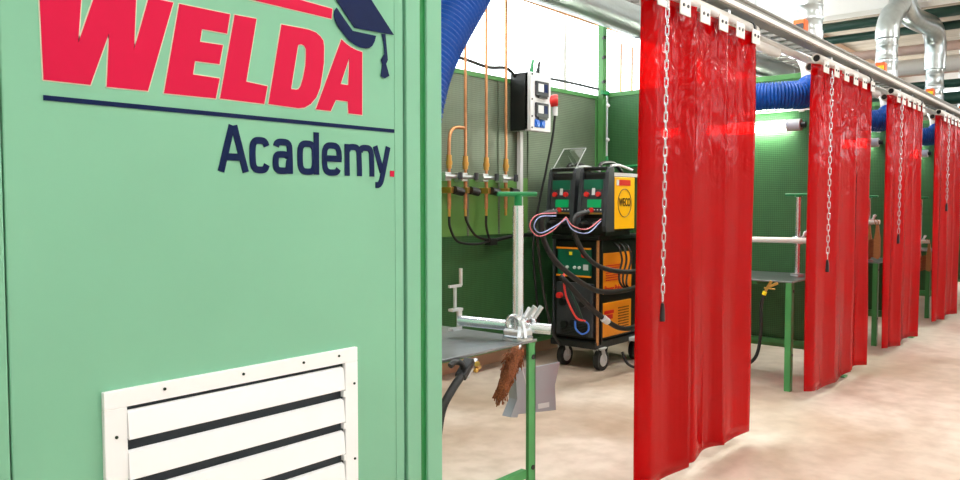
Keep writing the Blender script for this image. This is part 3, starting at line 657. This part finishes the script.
# ------------------------------------------------------------------ tables
def table(x0, x1, y0, y1, label, brace=True):
    t = thing('welding_table', label, 'table', ((x0+x1)/2, (y0+y1)/2, 0), 'green-legged steel welding tables')
    MB().box(x0, x1, y0, y1, .868, .88).build('tabletop', 'steel_top', t, bevel=.002)
    MB().box(x0+.05, x1-.06, y0+.3, y0+.34, .838, .868).build('under_brace', 'table_green', t)
    for x in (x0+.004, x1-.054):
        for y in (y0+.004, y1-.054):
            ox = x if x < (x0+x1)/2 else x+.045; s_ = 1 if y < (y0+y1)/2 else -1
            lg = MB().box(x, x+.05, y if s_ > 0 else y+.044, (y+.006) if s_ > 0 else y+.05, 0, .868)
            lg.box(x if x < (x0+x1)/2 else x+.044, (x+.006) if x < (x0+x1)/2 else x+.05, y, y+.05, 0, .868).build('leg', 'table_green', t)
            for z in (.80, .29):
                MB().cyl((x+.03, y-.004 if s_ > 0 else y+.05, z), (x+.03, y+.0 if s_ > 0 else y+.056, z), .012, 8).build('bolt', 'black', t)
    if brace:
        MB().box(x0+.01, x1-.06, y0+.012, y0+.04, .245, .285).build('stretcher', 'table_green', t)
        MB().box(x0+.01, x1-.06, y1-.04, y1-.012, .245, .285).build('stretcher', 'table_green', t)
        MB().box(x0+.012, x0+.04, y0+.04, y1-.04, .245, .285).build('stretcher', 'table_green', t)
    else:
        MB().box(x1-.04, x1-.012, y0+.04, y1-.04, .245, .285).build('stretcher', 'table_green', t)
    return t
table(1.62, 2.862, 2.098, 2.757, 'steel welding table beside the green cabinet, nearest the camera')
t2 = table(6.26, 7.06, 2.1, 3.2, 'steel welding table seen between the first and second red curtains', False)
for d, l in ((2.6, 'steel welding table with brushes, between the second and third red curtains'), (5.2, 'farthest steel welding table, between the third and fourth red curtains')):
    place(t2, (d, 0, 0), l)

# ------------------------------------------------------------------ clamping stands
def clampring(x, y, z, ax, par, r=.03):
    d = V((.04, 0, 0)) if ax == 'x' else V((0, .04, 0))
    c = MB().ring(V((x, y, z))-d, V((x, y, z))+d, r*.8, r*1.35, 16).build('clamp', 'chrome', par)
    MB().cyl((x-.02, y-.05, z+.03), (x+.02, y-.05, z+.07), .009, 8).cyl((x+.03, y-.03, z+.02), (x+.05, y-.06, z+.075), .012, 8).build('clamp_screw', 'steel', c)
t = thing('positioning_stand', 'upright steel pole with green T-handle on the nearest welding table', 'welding stand', (2.94, 2.26, .88))
px_, py_ = 2.80, 2.16
t.location = (px_, py_, .88); t['_o'] = (px_, py_, .88)
MB().tube([(px_, py_, .892), (px_, py_, 1.488)], .025, 24).build('pole', 'chrome', t)
MB().cyl((px_, py_, 1.488), (px_, py_, 1.535), .018, 14).build('neck', 'handle_green', t)
MB().cyl((px_-.085, py_+.05, 1.54), (px_+.075, py_-.045, 1.54), .0115, 10).build('handle', 'handle_green', t)
MB().cyl((px_, py_, .8805), (px_, py_, .892), .07, 20).build('base_plate', 'steel', t)
MB().box(px_-.05, px_+.05, py_-.05, py_+.05, .892, .93).build('base_clamp', 'steel', t, bevel=.01)
hb = MB().tube([(2.681, 2.42, 0.954), (2.904, 2.05, 0.923)], .024, 20).build('crossbar', 'chrome', t)
clampring(px_, py_, .955, 'x', t, .032); clampring(px_+.05, py_, .95, 'y', t, .03)
MB().bar((px_-.04, py_-.04, .94), (px_-.11, py_-.09, .905), .014).bar((px_-.03, py_-.05, .97), (px_-.06, py_-.09, .9), .012).build('clamp_lever', 'steel', t)
t = thing('crank_clamp', 'z-shaped steel clamp on the left end of the crossbar', 'clamp', (2.66, 2.42, 0.916))
ca = V((2.66, 2.42, 0.916))
MB().bar(ca+V((-.03, 0, 0)), ca+V((.03, 0, 0)), .03, .012).build('foot_jaw', 'steel', t)
MB().bar(ca+V((0.03, 0, 0)), ca+V((.03, 0, .09)), .025, .012).bar(ca+V((-.03, 0, .09)), ca+V((.04, 0, .09)), .03, .012).build('frame', 'steel', t)
MB().cyl(ca+V((0, 0, .09)), ca+V((0, 0, .2)), .008, 8).bar(ca+V((-.04, 0, .2)), ca+V((.04, 0, .2)), .012).bar(ca+V((.04, 0, .2)), ca+V((.04, 0, .28)), .012).build('crank', 'steel', t)

def stand2(x, label, L=.5, zb=1.185):
    y = 2.237
    t = thing('positioning_stand', label, 'welding stand', (x, y, .88), 'steel stands with green T-handles on the far tables')
    MB().tube([(x, y, .89), (x, y, 1.55)], .02, 16).build('pole', 'chrome', t)
    MB().cyl((x, y, 1.55), (x, y, 1.565), .03, 12).cyl((x, y-.09, 1.57), (x, y+.11, 1.57), .012, 10).build('handle', 'handle_green', t)
    MB().cyl((x, y, .881), (x, y, .9), .055, 16).build('base_plate', 'steel', t)
    MB().tube([(x-.03, y-.12, zb), (x-.03, y+L, zb-.005)], .024, 16).build('crossbar', 'white_pipe', t)
    clampring(x, y, zb, 'y', t, .026)
    MB().bar((x-.03, y+L-.03, zb+.015), (x-.05, y+L-.07, zb+.075), .012).build('clamp_hook', 'steel', t)
    return t
stand2(6.78, 'upright steel pole with green T-handle seen between the first and second curtains')
stand2(8.98, 'upright steel pole with brushes on its crossbar, between second and third curtains', .35, 1.3)
stand2(11.5, 'farthest upright steel pole with crossbar, between third and fourth curtains', .35, 1.0)

# ------------------------------------------------------------------ brushes and dustpan
def hand_brush(x, y, z, label, tilt=.1):
    t = thing('hand_brush', label, 'brush', (x, y, z), 'wooden hand brushes hanging in the booths')
    prof = [(x, y-.012, z), (x, y+.012, z+.0), (x, y+.018, z-.08), (x, y+.03, z-.16), (x, y+.032, z-.34), (x, y-.012, z-.36), (x, y-.03, z-.33), (x, y-.03, z-.14), (x, y-.02, z-.08)]
    MB().prism([prof], (.035, 0, 0)).build('handle', 'wood', t, bevel=.006)
    q = MB()
    for i in range(5):
        for j in range(14):
            zz = z-.15-j*.0135; yy = y+.03; xx = x+.004+i*.007
            q.bar((xx, yy, zz), (xx+random.uniform(-.01, .01), yy+.06+random.uniform(-.01, .01), zz-.02+random.uniform(-.008, .008)), .01)
    q.build('bristles', 'bristle', t)
    MB().tube(spline([(x+.018, y-.01, z-.01), (x+.01, y-.005, z+.04), (x+.0, y+.03, z+.055), (x+.02, y+.01, z-.01)]), .004, 6).build('hanging_loop', 'wood', t)
for d in (0,):
    hand_brush(8.9, 2.13, 1.27, 'pale wooden hand brush hanging in front of the darker brush, between second and third curtains')
    hand_brush(8.93, 2.22, 1.26, 'darker hand brush hanging behind the pale one, between second and third curtains')
    hand_brush(11.45, 2.12, .97, 'right one of the two small brushes hanging in the farthest visible booth')
    hand_brush(11.45, 2.24, .96, 'left one of the two small brushes hanging in the farthest visible booth')

# coconut brush + dustpan under the first table
t = thing('bench_brush', 'shaggy copper-brown brush hanging under the corner of the nearest table', 'brush', (2.8, 2.3, .86))
c0 = V((2.974, 2.3, 0.787)); c1 = V((2.92, 2.3, 0.708)); c2 = V((2.844, 2.3, 0.582))
MB().bar(c0+V((0, 0, .04)), c1, .03, .02).build('handle', 'wood', t, bevel=.004)
q = MB()
for i in range(620):
    s_ = random.random(); b0 = (c0.lerp(c1, s_*2) if s_ < .5 else c1.lerp(c2, s_*2-1))
    sp = .055 if s_ < .4 else .03
    b0 = b0+V((random.uniform(-sp, sp), random.uniform(-.02, .02), random.uniform(-.01, .01)))
    q.bar(b0, b0+V((random.uniform(-.02, .006), random.uniform(-.012, .012), random.uniform(-.05, -.015))), .0035)
q.tube(spline([c0, c1, c2+V((0, 0, .015))]), [.03]*8+[.034]*4+[.026]*4+[.01], 10)
q.build('bristles', 'bristle', t)
t = thing('dustpan', 'silver metal dustpan hanging below the nearest welding table', 'dustpan', (2.9, 2.35, .86))
A_ = [(2.988, 2.36, 0.674), (3.256, 2.36, 0.656), (3.428, 2.36, 0.65), (3.383, 2.36, 0.534), (3.393, 2.36, 0.397), (3.162, 2.36, 0.429), (2.949, 2.36, 0.458), (3.004, 2.36, 0.536)]
pl = MB().prism([A_], (0, .012, 0)).build('pan', 'pan', t, bevel=.002)
MB().prism([[(2.988, 2.36, 0.674), (3.069, 2.36, 0.671), (3.077, 2.36, 0.588), (3.005, 2.36, 0.446), (2.949, 2.36, 0.458), (3.004, 2.36, 0.536)]], (0, -.04, 0)).build('side_lip', 'pan', t, bevel=.002)
MB().tube(spline([(3.079, 2.33, 0.593), (3.03, 2.33, 0.716), (3.005, 2.33, 0.769), (3.037, 2.33, 0.795)]), .011, 10).build('handle', 'steel', t)
MB().prism([[(3.226, 2.357, 0.463), (3.324, 2.357, 0.454), (3.324, 2.357, 0.428), (3.227, 2.357, 0.437)]], (0, -.002, 0)).build('label_plate', 'grey', t)

# ground clamp under table 1
t = thing('earth_clamp', 'black and brass earth clamp gripping the nearest table edge, with thick cable', 'clamp', (2.45, 2.1, .86))
MB().tube(spline([(2.118, 2.02, 0.601), (2.146, 2.02, 0.711), (2.213, 2.03, 0.774), (2.294, 2.05, 0.816)]), .017, 10).build('cable', 'rubber', t)
MB().bar((2.282, 2.05, 0.806), (2.365, 2.07, 0.863), .045, .03).build('grip', 'black', t, bevel=.006)
MB().bar((2.329, 2.06, 0.801), (2.426, 2.09, 0.851), .02, .02).build('jaw', 'steel', t, bevel=.003)
MB().tube(spline([(2.235, 2.06, 0.86), (2.264, 2.06, 0.872), (2.305, 2.06, 0.857), (2.311, 2.06, 0.824)]), .012, 8).build('lever', 'black', t)
MB().cyl((2.397, 2.06, 0.843), (2.433, 2.08, 0.822), .012, 10).sphere((2.403, 2.07, 0.816), .012).build('screw', 'brass', t)
# earth clamp of booth two
def eclamp(dx, label):
    X = 6.22+dx
    t = thing('earth_clamp', label, 'clamp', (X, 2.25, .85), 'brass earth clamps hanging in the far booths')
    MB().bar((X, 2.2, .865), (X, 2.27, .83), .016, .02).bar((X, 2.25, .88), (X, 2.3, .79), .014, .02).bar((X, 2.31, .82), (X, 2.22, .815), .01).build('jaw', 'brass', t, bevel=.003)
    MB().cyl((X, 2.3, .79), (X, 2.31, .765), .017, 10).build('yellow_sleeve', 'tag_yellow', t)
    MB().tube(spline([(X, 2.31, .77), (X, 2.33, .66), (X, 2.33, .45), (X, 2.37, .25), (X, 2.5, .16), (X+.05, 2.7, .16)]), .014, 8).build('cable', 'rubber', t)
eclamp(0, 'brass earth clamp with yellow sleeve, between the first and second red curtains')

# ------------------------------------------------------------------ booth lamps and perforated rails
def lamp(x, label):
    t = thing('booth_lamp', label, 'lamp', (x-.1, 2.8, 2.18), 'tube lamps on the booth partitions')
    MB().cyl((x-.1, 2.42, 2.18), (x-.1, 3.6, 2.18), .045, 24).build('glowing_tube', 'lamp', t)
    MB().cyl((x-.1, 2.3, 2.18), (x-.1, 2.42, 2.18), .052, 24).build('end_cap', 'grey', t); MB().cyl((x-.1, 3.6, 2.18), (x-.1, 3.7, 2.18), .052, 24).build('end_cap', 'grey', t)
    MB().cyl((x-.1, 2.26, 2.18), (x-.1, 2.3, 2.18), .026, 12).build('cable_gland', 'black', t)
    for y in (2.36, 3.65): MB().box(x-.11, x-.011, y-.015, y+.015, 2.15, 2.18).build('bracket', 'steel', t)
for x, l in zip(PX[:3], ('glowing tube lamp between the first and second red curtains', 'glowing tube lamp half hidden behind the second red curtain', 'glowing tube lamp hidden mostly behind the third red curtain')): lamp(x, l)
def rail(x, label):
    t = thing('mounting_rail', label, 'rail', (x-.05, 3, 2.33), 'slotted white rails above the booth lamps')
    q = MB().box(x-.07, x-.05, 2.1, 3.55, 2.308, 2.316).box(x-.07, x-.05, 2.1, 3.55, 2.334, 2.342)
    y = 2.1
    while y < 3.52: q.box(x-.07, x-.05, y, y+.03, 2.316, 2.334); y += .075
    q.build('slotted_bar', 'white_pipe', t)
    for y in (2.32, 3.4): MB().box(x-.05, x-.012, y-.02, y+.02, 2.3, 2.5).build('bracket', 'grey', t)
    MB().box(x-.06, x-.02, 2.1, 2.14, 2.3, 2.6).build('end_bracket', 'steel', t)
for x, l in zip(PX[:3], ('slotted white rail above the lamp between first and second curtains', 'slotted white rail seen between second and third curtains', 'slotted white rail seen between third and fourth curtains')): rail(x, l)

# ------------------------------------------------------------------ curtains
YC = 1.9; RZ = 2.572
specs = [(3.50, 4.77, 'first and largest red strip curtain, nearest the camera', 3), (6.08, 7.45, 'second bright red strip curtain from the camera', 3),
         (8.32, 9.5, 'third red strip curtain from the camera', 3), (10.6, 11.8, 'fourth red strip curtain from the camera', 3), (12.75, 14.1, 'farthest red strip curtain at the right edge', 3)]
ordn = ['first', 'second', 'third', 'fourth', 'fifth']
def curtain(x0, x1, label, ns, idx):
    rnd = random.Random(11+idx)
    t = thing('strip_curtain', label, 'curtain', (x0, YC, RZ-.07), 'red strip curtains across the booths')
    w = (x1-x0)/ns
    for k in range(ns):
        a = x0+k*w-(.03 if k else 0); b_ = x0+(k+1)*w+.03
        if k == ns-1: b_ = x1
        nx, nz = 22, 40; vs = []
        ph = rnd.uniform(0, 6)
        bot = .07+rnd.uniform(-.012, .012)
        for j in range(nz+1):
            v = j/nz; z = (RZ-.03)*(1-v)+bot*v
            for i in range(nx+1):
                u = i/nx
                # each strip swings out at its near edge and tucks behind the next one
                tuck = -.09*max(0, 1-u/.2)**1.5*(1 if k else .4)+.045*u**2+.012*math.sin(u*PI*2.2)*(.4+.6*v)
                sway = .010*math.sin(u*5+ph+v*1.5)*(.4+v) + .006*math.sin(v*9+ph*2)*u
                fl = .05*(v**3)*math.exp(-((u-.0)*3)**2)
                x = a+(b_-a)*u + (.012*math.sin(v*2.2+ph)*v if k else -.05*v)
                y = YC-.0-tuck-sway*.7-fl*.4
                zz = z
                if j == 0:
                    zz += 0
                vs.append((x, y, zz+(.012*math.sin(u*PI*1.1+ph) if j == nz else 0)))
        fs = [(j*(nx+1)+i, j*(nx+1)+i+1, (j+1)*(nx+1)+i+1, (j+1)*(nx+1)+i) for j in range(nz) for i in range(nx)]
        o = MB().add(vs, fs, True).build('strip', 'curtain', t)
        s_ = o.modifiers.new('thick', 'SOLIDIFY'); s_.thickness = .003
    n = 6
    for k in range(n):
        x = x0+.05+(x1-x0-.07)*k/(n-1)
        pl = MB().box(x-.06, x+.06, YC-.064, YC-.058, RZ-.105, RZ-.018).box(x-.03, x+.03, YC-.058, YC-.03, RZ-.03, RZ-.024).build('hanger_plate', 'white_pipe', t, bevel=.002)
        for sx in (-.025, .025):
            MB().cyl((x+sx, YC-.069, RZ-.055), (x+sx, YC-.063, RZ-.055), .009, 8).build('bolt', 'darkgrey', pl)
    r = thing('curtain_rail', 'white double rail pipe carrying the '+ordn[idx]+' red curtain', 'curtain rail', (x0, YC, RZ), 'white pipes carrying the red curtains')
    MB().ring((x0+.02, YC+.004, RZ+.008), (x1+.12, YC+.004, RZ+.008), .026, .034, 24).build('pipe', 'white_pipe', r)
    MB().ring((x0+.14, YC+.09, RZ-.03), (x1+.75, YC+.09, RZ-.03), .026, .034, 24).build('pipe', 'white_pipe', r)
    MB().cyl((x0+.03, YC+.004, RZ+.008), (x0+.04, YC+.004, RZ+.008), .0255, 16).build('bore_shade', 'black', r); MB().cyl((x0+.15, YC+.09, RZ-.03), (x0+.16, YC+.09, RZ-.03), .0255, 16).build('bore_shade', 'black', r)  # black discs stand for the shade inside the open pipe ends
    MB().ring((x1+.02, YC+.004, RZ+.008), (x1+.055, YC+.004, RZ+.008), .035, .04, 20).build('stop_ring', 'black', r)
    for x in (x0+.35, x1-.3): MB().box(x-.02, x+.02, YC-.01, YC+.1, RZ+.031, RZ+.06).build('bracket', 'steel', r)
for i, (a, c, l, ns) in enumerate(specs): curtain(a, c, l, ns, i)

# pull chains
def chain(x, z0, z1, label):
    y = YC-.1
    t = thing('pull_chain', label, 'chain', (x, y, z0), 'steel pull chains in front of the curtains')
    p = .042; n = int((z0-z1)/p); src = []
    for i in range(2):
        pts = []
        for a in range(17):
            an = 2*PI*a/16; cx = .0105*math.cos(an); cz = .0115*math.sin(an)+(.016 if math.sin(an) > 0 else -.016)
            pts.append((cx if i == 0 else cx*.25, cx*.25 if i == 0 else cx, cz))
        src.append(pts)
    protos = []
    for i in range(2):
        q = MB(); q.tube([V(p_) for p_ in src[i]], 0.0027, 6, caps=False)
        o = q.build('link', 'chrome', t, origin=t['_o']); o.data.transform(Matrix.Translation(V(t['_o']))); o.location = (0, 0, 0); protos.append(o)
    for k in range(2, min(n, 98)):
        o = protos[k % 2].copy(); COL.objects.link(o); o.parent = t
        o.location = (.02*k/n*-1, 0, -k*p)
    protos[1].location = (0, 0, -p)
    q = MB().tube([(x-.02, y, z0-n*p+.01), (x-.02, y, z0-n*p-.02), (x-.02, y, z0-n*p-.08)], [.008, .012, .014], 12); q.build('grip', 'black', t)
chain(3.52, 2.55, .985, 'steel pull chain with black grip in front of the first red curtain')
chain(6.14, 2.45, 1.06, 'steel pull chain with black grip in front of the second red curtain')
chain(8.33, 2.45, 1.15, 'steel pull chain with black grip in front of the third red curtain')
chain(10.67, 2.45, 1.48, 'short steel pull chain in front of the fourth red curtain')

# ------------------------------------------------------------------ beam, trays and pipes over the curtains
BX0, BX1 = 2.6, 20.5
t = thing('support_beam', 'long grey steel beam running above all the red curtains', 'beam', (BX0, YC+.02, 2.66))
MB().box(BX0, BX1, YC-.03, YC+.05, 2.64, 2.70).build('beam', 'grey_beam', t, bevel=.004)
MB().box(BX0, BX1, YC-.05, YC-.03, 2.646, 2.672).build('edge_rib', 'white_pipe', t)
o = MB().ring((BX0, YC-.01, 2.717), (BX1, YC-.01, 2.717), .01, .0155, 14).build('conduit', 'tray'); tag(o, 'long thin grey conduit lying on top of the grey beam', 'conduit')
o = MB().cyl((BX0, YC+.17, 2.63), (BX1, YC+.17, 2.63), .028, 14).build('air_pipe', 'white_pipe'); tag(o, 'white air pipe running behind the grey beam', 'pipe')
def tray(y, z, w, label, rung=.15, m_='tray'):
    t = thing('cable_tray', label, 'cable tray', (BX0, y, z))
    MB().box(BX0, BX1, y-w/2-.004, y-w/2, z, z+.06).box(BX0, BX1, y+w/2, y+w/2+.004, z, z+.06).build('side_rail', m_, t)
    x = BX0+.1; k = 0; q0 = None
    proto = MB().box(x, x+.03, y-w/2, y+w/2, z, z+.012).build('rung', m_, t)
    for k in range(1, min(99, int((BX1-x)/rung))):
        o = proto.copy(); COL.objects.link(o); o.parent = t; o.location = (rung*k, 0, 0)
    return t
tt = tray(YC+.15, 2.70, .14, 'open cable tray with yellow tags directly above the grey beam', .18)
MB().tube([(BX0, YC+.12, 2.724), (BX1, YC+.12, 2.724)], .012, 8).tube([(BX0, YC+.17, 2.722), (BX1, YC+.17, 2.722)], .01, 8).build('laid_cable', 'grey', tt)
for x in (5.03, 5.3, 3.4): MB().box(x, x+.08, YC+.07, YC+.0755, 2.712, 2.752).build('yellow_tag', 'tag_yellow', tt)
tray(YC+.66, 2.84, .2, 'wide ladder cable tray running behind the vertical ducts', .22)
# hangers carrying the beam
for i, x in enumerate((5.05, 19.2)):
    o = MB().box(x, x+.02, YC+.05, YC+.07, 2.56, 4.5 if x < 11 else ZC).build('hanger_rod', 'steel')
    tag(o, ['vertical hanger rod rising from the beam beside the yellow tags', 'farthest hanger rod on the beam'][i], 'hanger rod')

# ------------------------------------------------------------------ extraction ducts and blue hoses
def spiral(b, p, q, r, ridge=.004, pitch=.12, n=24):
    p, q = V(p), V(q); L_ = (q-p).length; k = max(2, int(L_/pitch)); pts = []; rs = []
    for i in range(k):
        for f_, rr in ((0, r), (.42, r), (.46, r+ridge), (.54, r+ridge), (.58, r)):
            pts.append(p.lerp(q, (i+f_)/k)); rs.append(rr)
    pts.append(q); rs.append(r); b.tube(pts, rs, n); return b
def bend(b, pts, r, n=24):
    b.tube(spline(pts, 6), r, n); return b
DY = 2.3
def drop(x, ztop, label, style, xe):
    t = thing('extraction_duct', label, 'duct', (x, DY, 2.7), 'silver extraction ducts dropping to the booths')
    b = MB(); r = .112
    if style == 0: spiral(b, (x, DY, 2.92), (x, DY, ztop), r)
    else: spiral(b, (x, DY, 2.92), (x, DY, 3.36), r)
    b.build('vertical_pipe', 'duct', t)
    MB().cyl((x, DY, 2.88), (x, DY, 3.0), r+.008, 24).cyl((x, DY, 3.1), (x, DY, 3.12), r+.008, 24).build('collar', 'steel', t)
    MB().tube([(x, DY, 2.88), (x, DY, 2.84), (x, DY, 2.8)], [r, .105, .1], 20).build('lower_reducer', 'duct', t)
    MB().tube(spline([(x, DY, 2.82), (x-.03, DY, 2.77), ((x+xe)/2, DY-.04, 2.74), (xe+.03, DY-.1, 2.66), (xe, DY-.12, 2.55), (xe-.02, DY-.13, 2.46)]), .08, 20).build('lower_elbow', 'white_pipe', t)
    MB().box(x-.2, x-.1, DY-.03, DY+.07, 2.96, 3.08).build('damper_drive', 'act_orange', t, bevel=.01)
    MB().box(x-.215, x-.2, DY-.02, DY+.04, 2.99, 3.04).build('drive_label', 'tag_yellow' if style else 'darkgrey', t)
    return t
drop(7.15, 4.49, 'straight silver duct rising above the second red curtain', 0, 6.87)
d2 = drop(9.85, 0, 'silver duct bending right at its top, above the third red curtain', 1, 9.47)
bend(MB(), [(9.85, DY, 3.36), (9.87, DY, 3.5), (10.02, DY-.0, 3.66), (10.2, DY, 3.74), (10.4, DY, 3.86), (10.45, DY, 4.0)], .125).build('elbow', 'duct', d2)
MB().cyl((10.45, DY, 3.98), (10.45, DY, 4.08), .135, 24).build('collar', 'steel', d2)
MB().cyl((10.45, DY, 4.06), (10.45, DY, 4.5), .125, 24).build('riser', 'duct', d2)
d3 = drop(12.5, 0, 'silver duct arching over from the ceiling, above the fourth red curtain', 1, 12.07)
bend(MB(), [(12.5, DY, 3.36), (12.5, DY, 3.62), (12.42, DY+.0, 3.8), (12.15, DY+.0, 3.9), (11.7, DY+.05, 3.9), (11.3, DY+.08, 3.92), (11.1, DY+.1, 4.06), (11.08, DY+.1, 4.3)], .135).build('elbow', 'duct', d3)
drop(15.0, 4.59, 'silver duct at the right edge, farthest from the camera', 0, 14.67)

def hose(pts, r, label):
    c = spline(pts, 30); L_ = 0; rs = []; out = []
    # resample evenly, ribs every 22 mm
    acc = [0]
    for i in range(1, len(c)): acc.append(acc[-1]+(c[i]-c[i-1]).length)
    n = int(acc[-1]/.0055); j = 0
    for i in range(n+1):
        s_ = acc[-1]*i/n
        while j < len(acc)-2 and acc[j+1] < s_: j += 1
        out.append(c[j].lerp(c[j+1], (s_-acc[j])/max(1e-9, acc[j+1]-acc[j]))); rs.append(r*(1+.05*math.sin(2*PI*i/4.)))
    o = MB().tube(out, rs, 28).build('extraction_hose', 'hose_blue'); tag(o, label, 'hose', 'blue ribbed extraction hoses'); return o
hose([(2.84, 2.3, 2.755), (2.616, 2.3, 2.437), (2.363, 2.3, 2.072), (2.244, 2.3, 1.676)], .105, 'big blue ribbed hose beside the green cabinet, nearest the camera')
for i, l in enumerate(('blue ribbed hose hanging between the first and second curtains', 'blue ribbed hose hanging between the second and third curtains', 'blue ribbed hose hanging between the third and fourth curtains')):
    x = (6.85, 9.45, 12.05)[i]
    hose([(x-.01, 2.17, 2.48), (x-.08, 2.16, 2.43), (x-.25, 2.18, 2.385), (x-.38, 2.35, 2.375), (x-.42, 2.6, 2.37), (x-.42, 2.85, 2.33), (x-.42, 3.0, 2.24), (x-.4, 3.05, 2.1)], .112, l)

# long silver duct along the back
t = thing('main_duct', 'long flexible silver duct running high along the back windows', 'duct', (3, 4.1, 3.4))
pts = []; rs = []; x = 3.2; k = 0
while x < 19:
    pts.append((x, 4.05+.01*math.sin(x*2), 3.37+.015*math.sin(x*1.3))); rs.append(.15+(.006 if k % 2 else -.004)); x += .03; k += 1
MB().tube(pts, rs, 24).build('flexible_pipe', 'flex', t)
for x in (5.2, 7.3, 9.4, 11.5): MB().ring((x, 4.05, 3.37), (x+.02, 4.05, 3.37), .158, .166, 24).build('strap', 'steel', t)
o = MB().tube([(3, 4.42, 3.4), (7.0, 4.42, 3.36), (14, 4.42, 3.36)], .012, 8).build('copper_line', 'copper'); tag(o, 'thin copper line running under the long silver duct', 'pipe')

# service pipes across the far end
for i, (x, z, r, m_, l) in enumerate(((12.2, 4.08, .07, 'pipe_dark', 'upper dark green service pipe under the ceiling girder'), (12.4, 3.93, .06, 'pipe_dark', 'second dark green service pipe below the girder'),
        (12.9, 3.74, .07, 'pipe_pink', 'pale pink service pipe crossing below the green ones'), (13.6, 3.6, .12, 'white_pipe', 'thick white pipe crossing behind the ducts'),
        (13.0, 3.22, .06, 'pipe_dark', 'dark service pipe crossing level with the orange damper drives'), (13.1, 3.02, .09, 'pipe_dark', 'thick dark pipe crossing just above the beam'),
        (17.2, 3.3, .25, 'duct', 'big silver duct crossing at the far end'), (16.0, 3.9, .1, 'pipe_pink', 'pale pipe crossing near the far ceiling'))):
    b = MB().cyl((x, Y0, z), (x, 3.86, z), r, 16)
    tag(b.build('service_pipe', m_), l, 'pipe', 'service pipes crossing the hall')

# ------------------------------------------------------------------ added ceiling luminaires, out of view, filling aisle and booths with light
def fill_luminaire(x, y, label, e=1):
    t = thing('added_ceiling_light', label, 'ceiling light', (x, y, 3.95), 'added long ceiling lights, out of view')
    MB().box(x-.75, x+.75, y-.09, y+.09, 3.98, 4.03).build('housing', 'white_paint', t)
    MB().box(x-.73, x+.73, y-.07, y+.07, 3.96, 3.98).build('diffuser', 'fill_lamp', t)
    for s_ in (-.6, .6): MB().cyl((x+s_, y, 4.03), (x+s_, y, 4.5), .006, 8).build('suspension', 'steel', t)
    la = bpy.data.lights.new('fill_area_light', 'AREA'); la.shape = 'RECTANGLE'; la.size = 1.4; la.size_y = .16; la.energy = LUM*e; la.color = (1, .99, .98)
    lo = bpy.data.objects.new('fill_area_light', la); COL.objects.link(lo); lo.parent = t; lo.location = (0, 0, 0)
    lb = bpy.data.lights.new('fill_uplight', 'AREA'); lb.shape = 'RECTANGLE'; lb.size = 1.4; lb.size_y = .16; lb.energy = LUM*.6  # upward area light added to whiten the ceiling
    lo = bpy.data.objects.new('fill_uplight', lb); COL.objects.link(lo); lo.parent = t; lo.location = (0, 0, .1); lo.rotation_euler = (PI, 0, 0)
LUM = 47
for x, y, l in ((.6, -.4, 'added ceiling light nearest the camera'), (3.9, -.4, 'second added ceiling light along the aisle'), (7.2, -.4, 'third added ceiling light along the aisle'), (10.2, -.4, 'fourth added ceiling light along the aisle'), (14.2, -.4, 'fifth added ceiling light along the aisle')):
    fill_luminaire(x, y, l)
fill_luminaire(3.7, 3.0, 'added ceiling light over the nearest welding table', .68); fill_luminaire(6.0, 2.9, 'added ceiling light over the orange welding unit', .68)  # unseen fixtures added to brighten the booth interiors

# ------------------------------------------------------------------ world and colour management
w = bpy.data.worlds.new('world'); scene.world = w; w.use_nodes = True
bg = w.node_tree.nodes['Background']; bg.inputs[0].default_value = (.96, .98, 1, 1); bg.inputs[1].default_value = 5.0
vs_ = scene.view_settings; vs_.view_transform = 'Standard'; vs_.look = 'None'; vs_.gamma = 1; vs_.exposure = 0; vs_.use_curve_mapping = False
for o in bpy.data.objects:
    if '_o' in o: del o['_o']
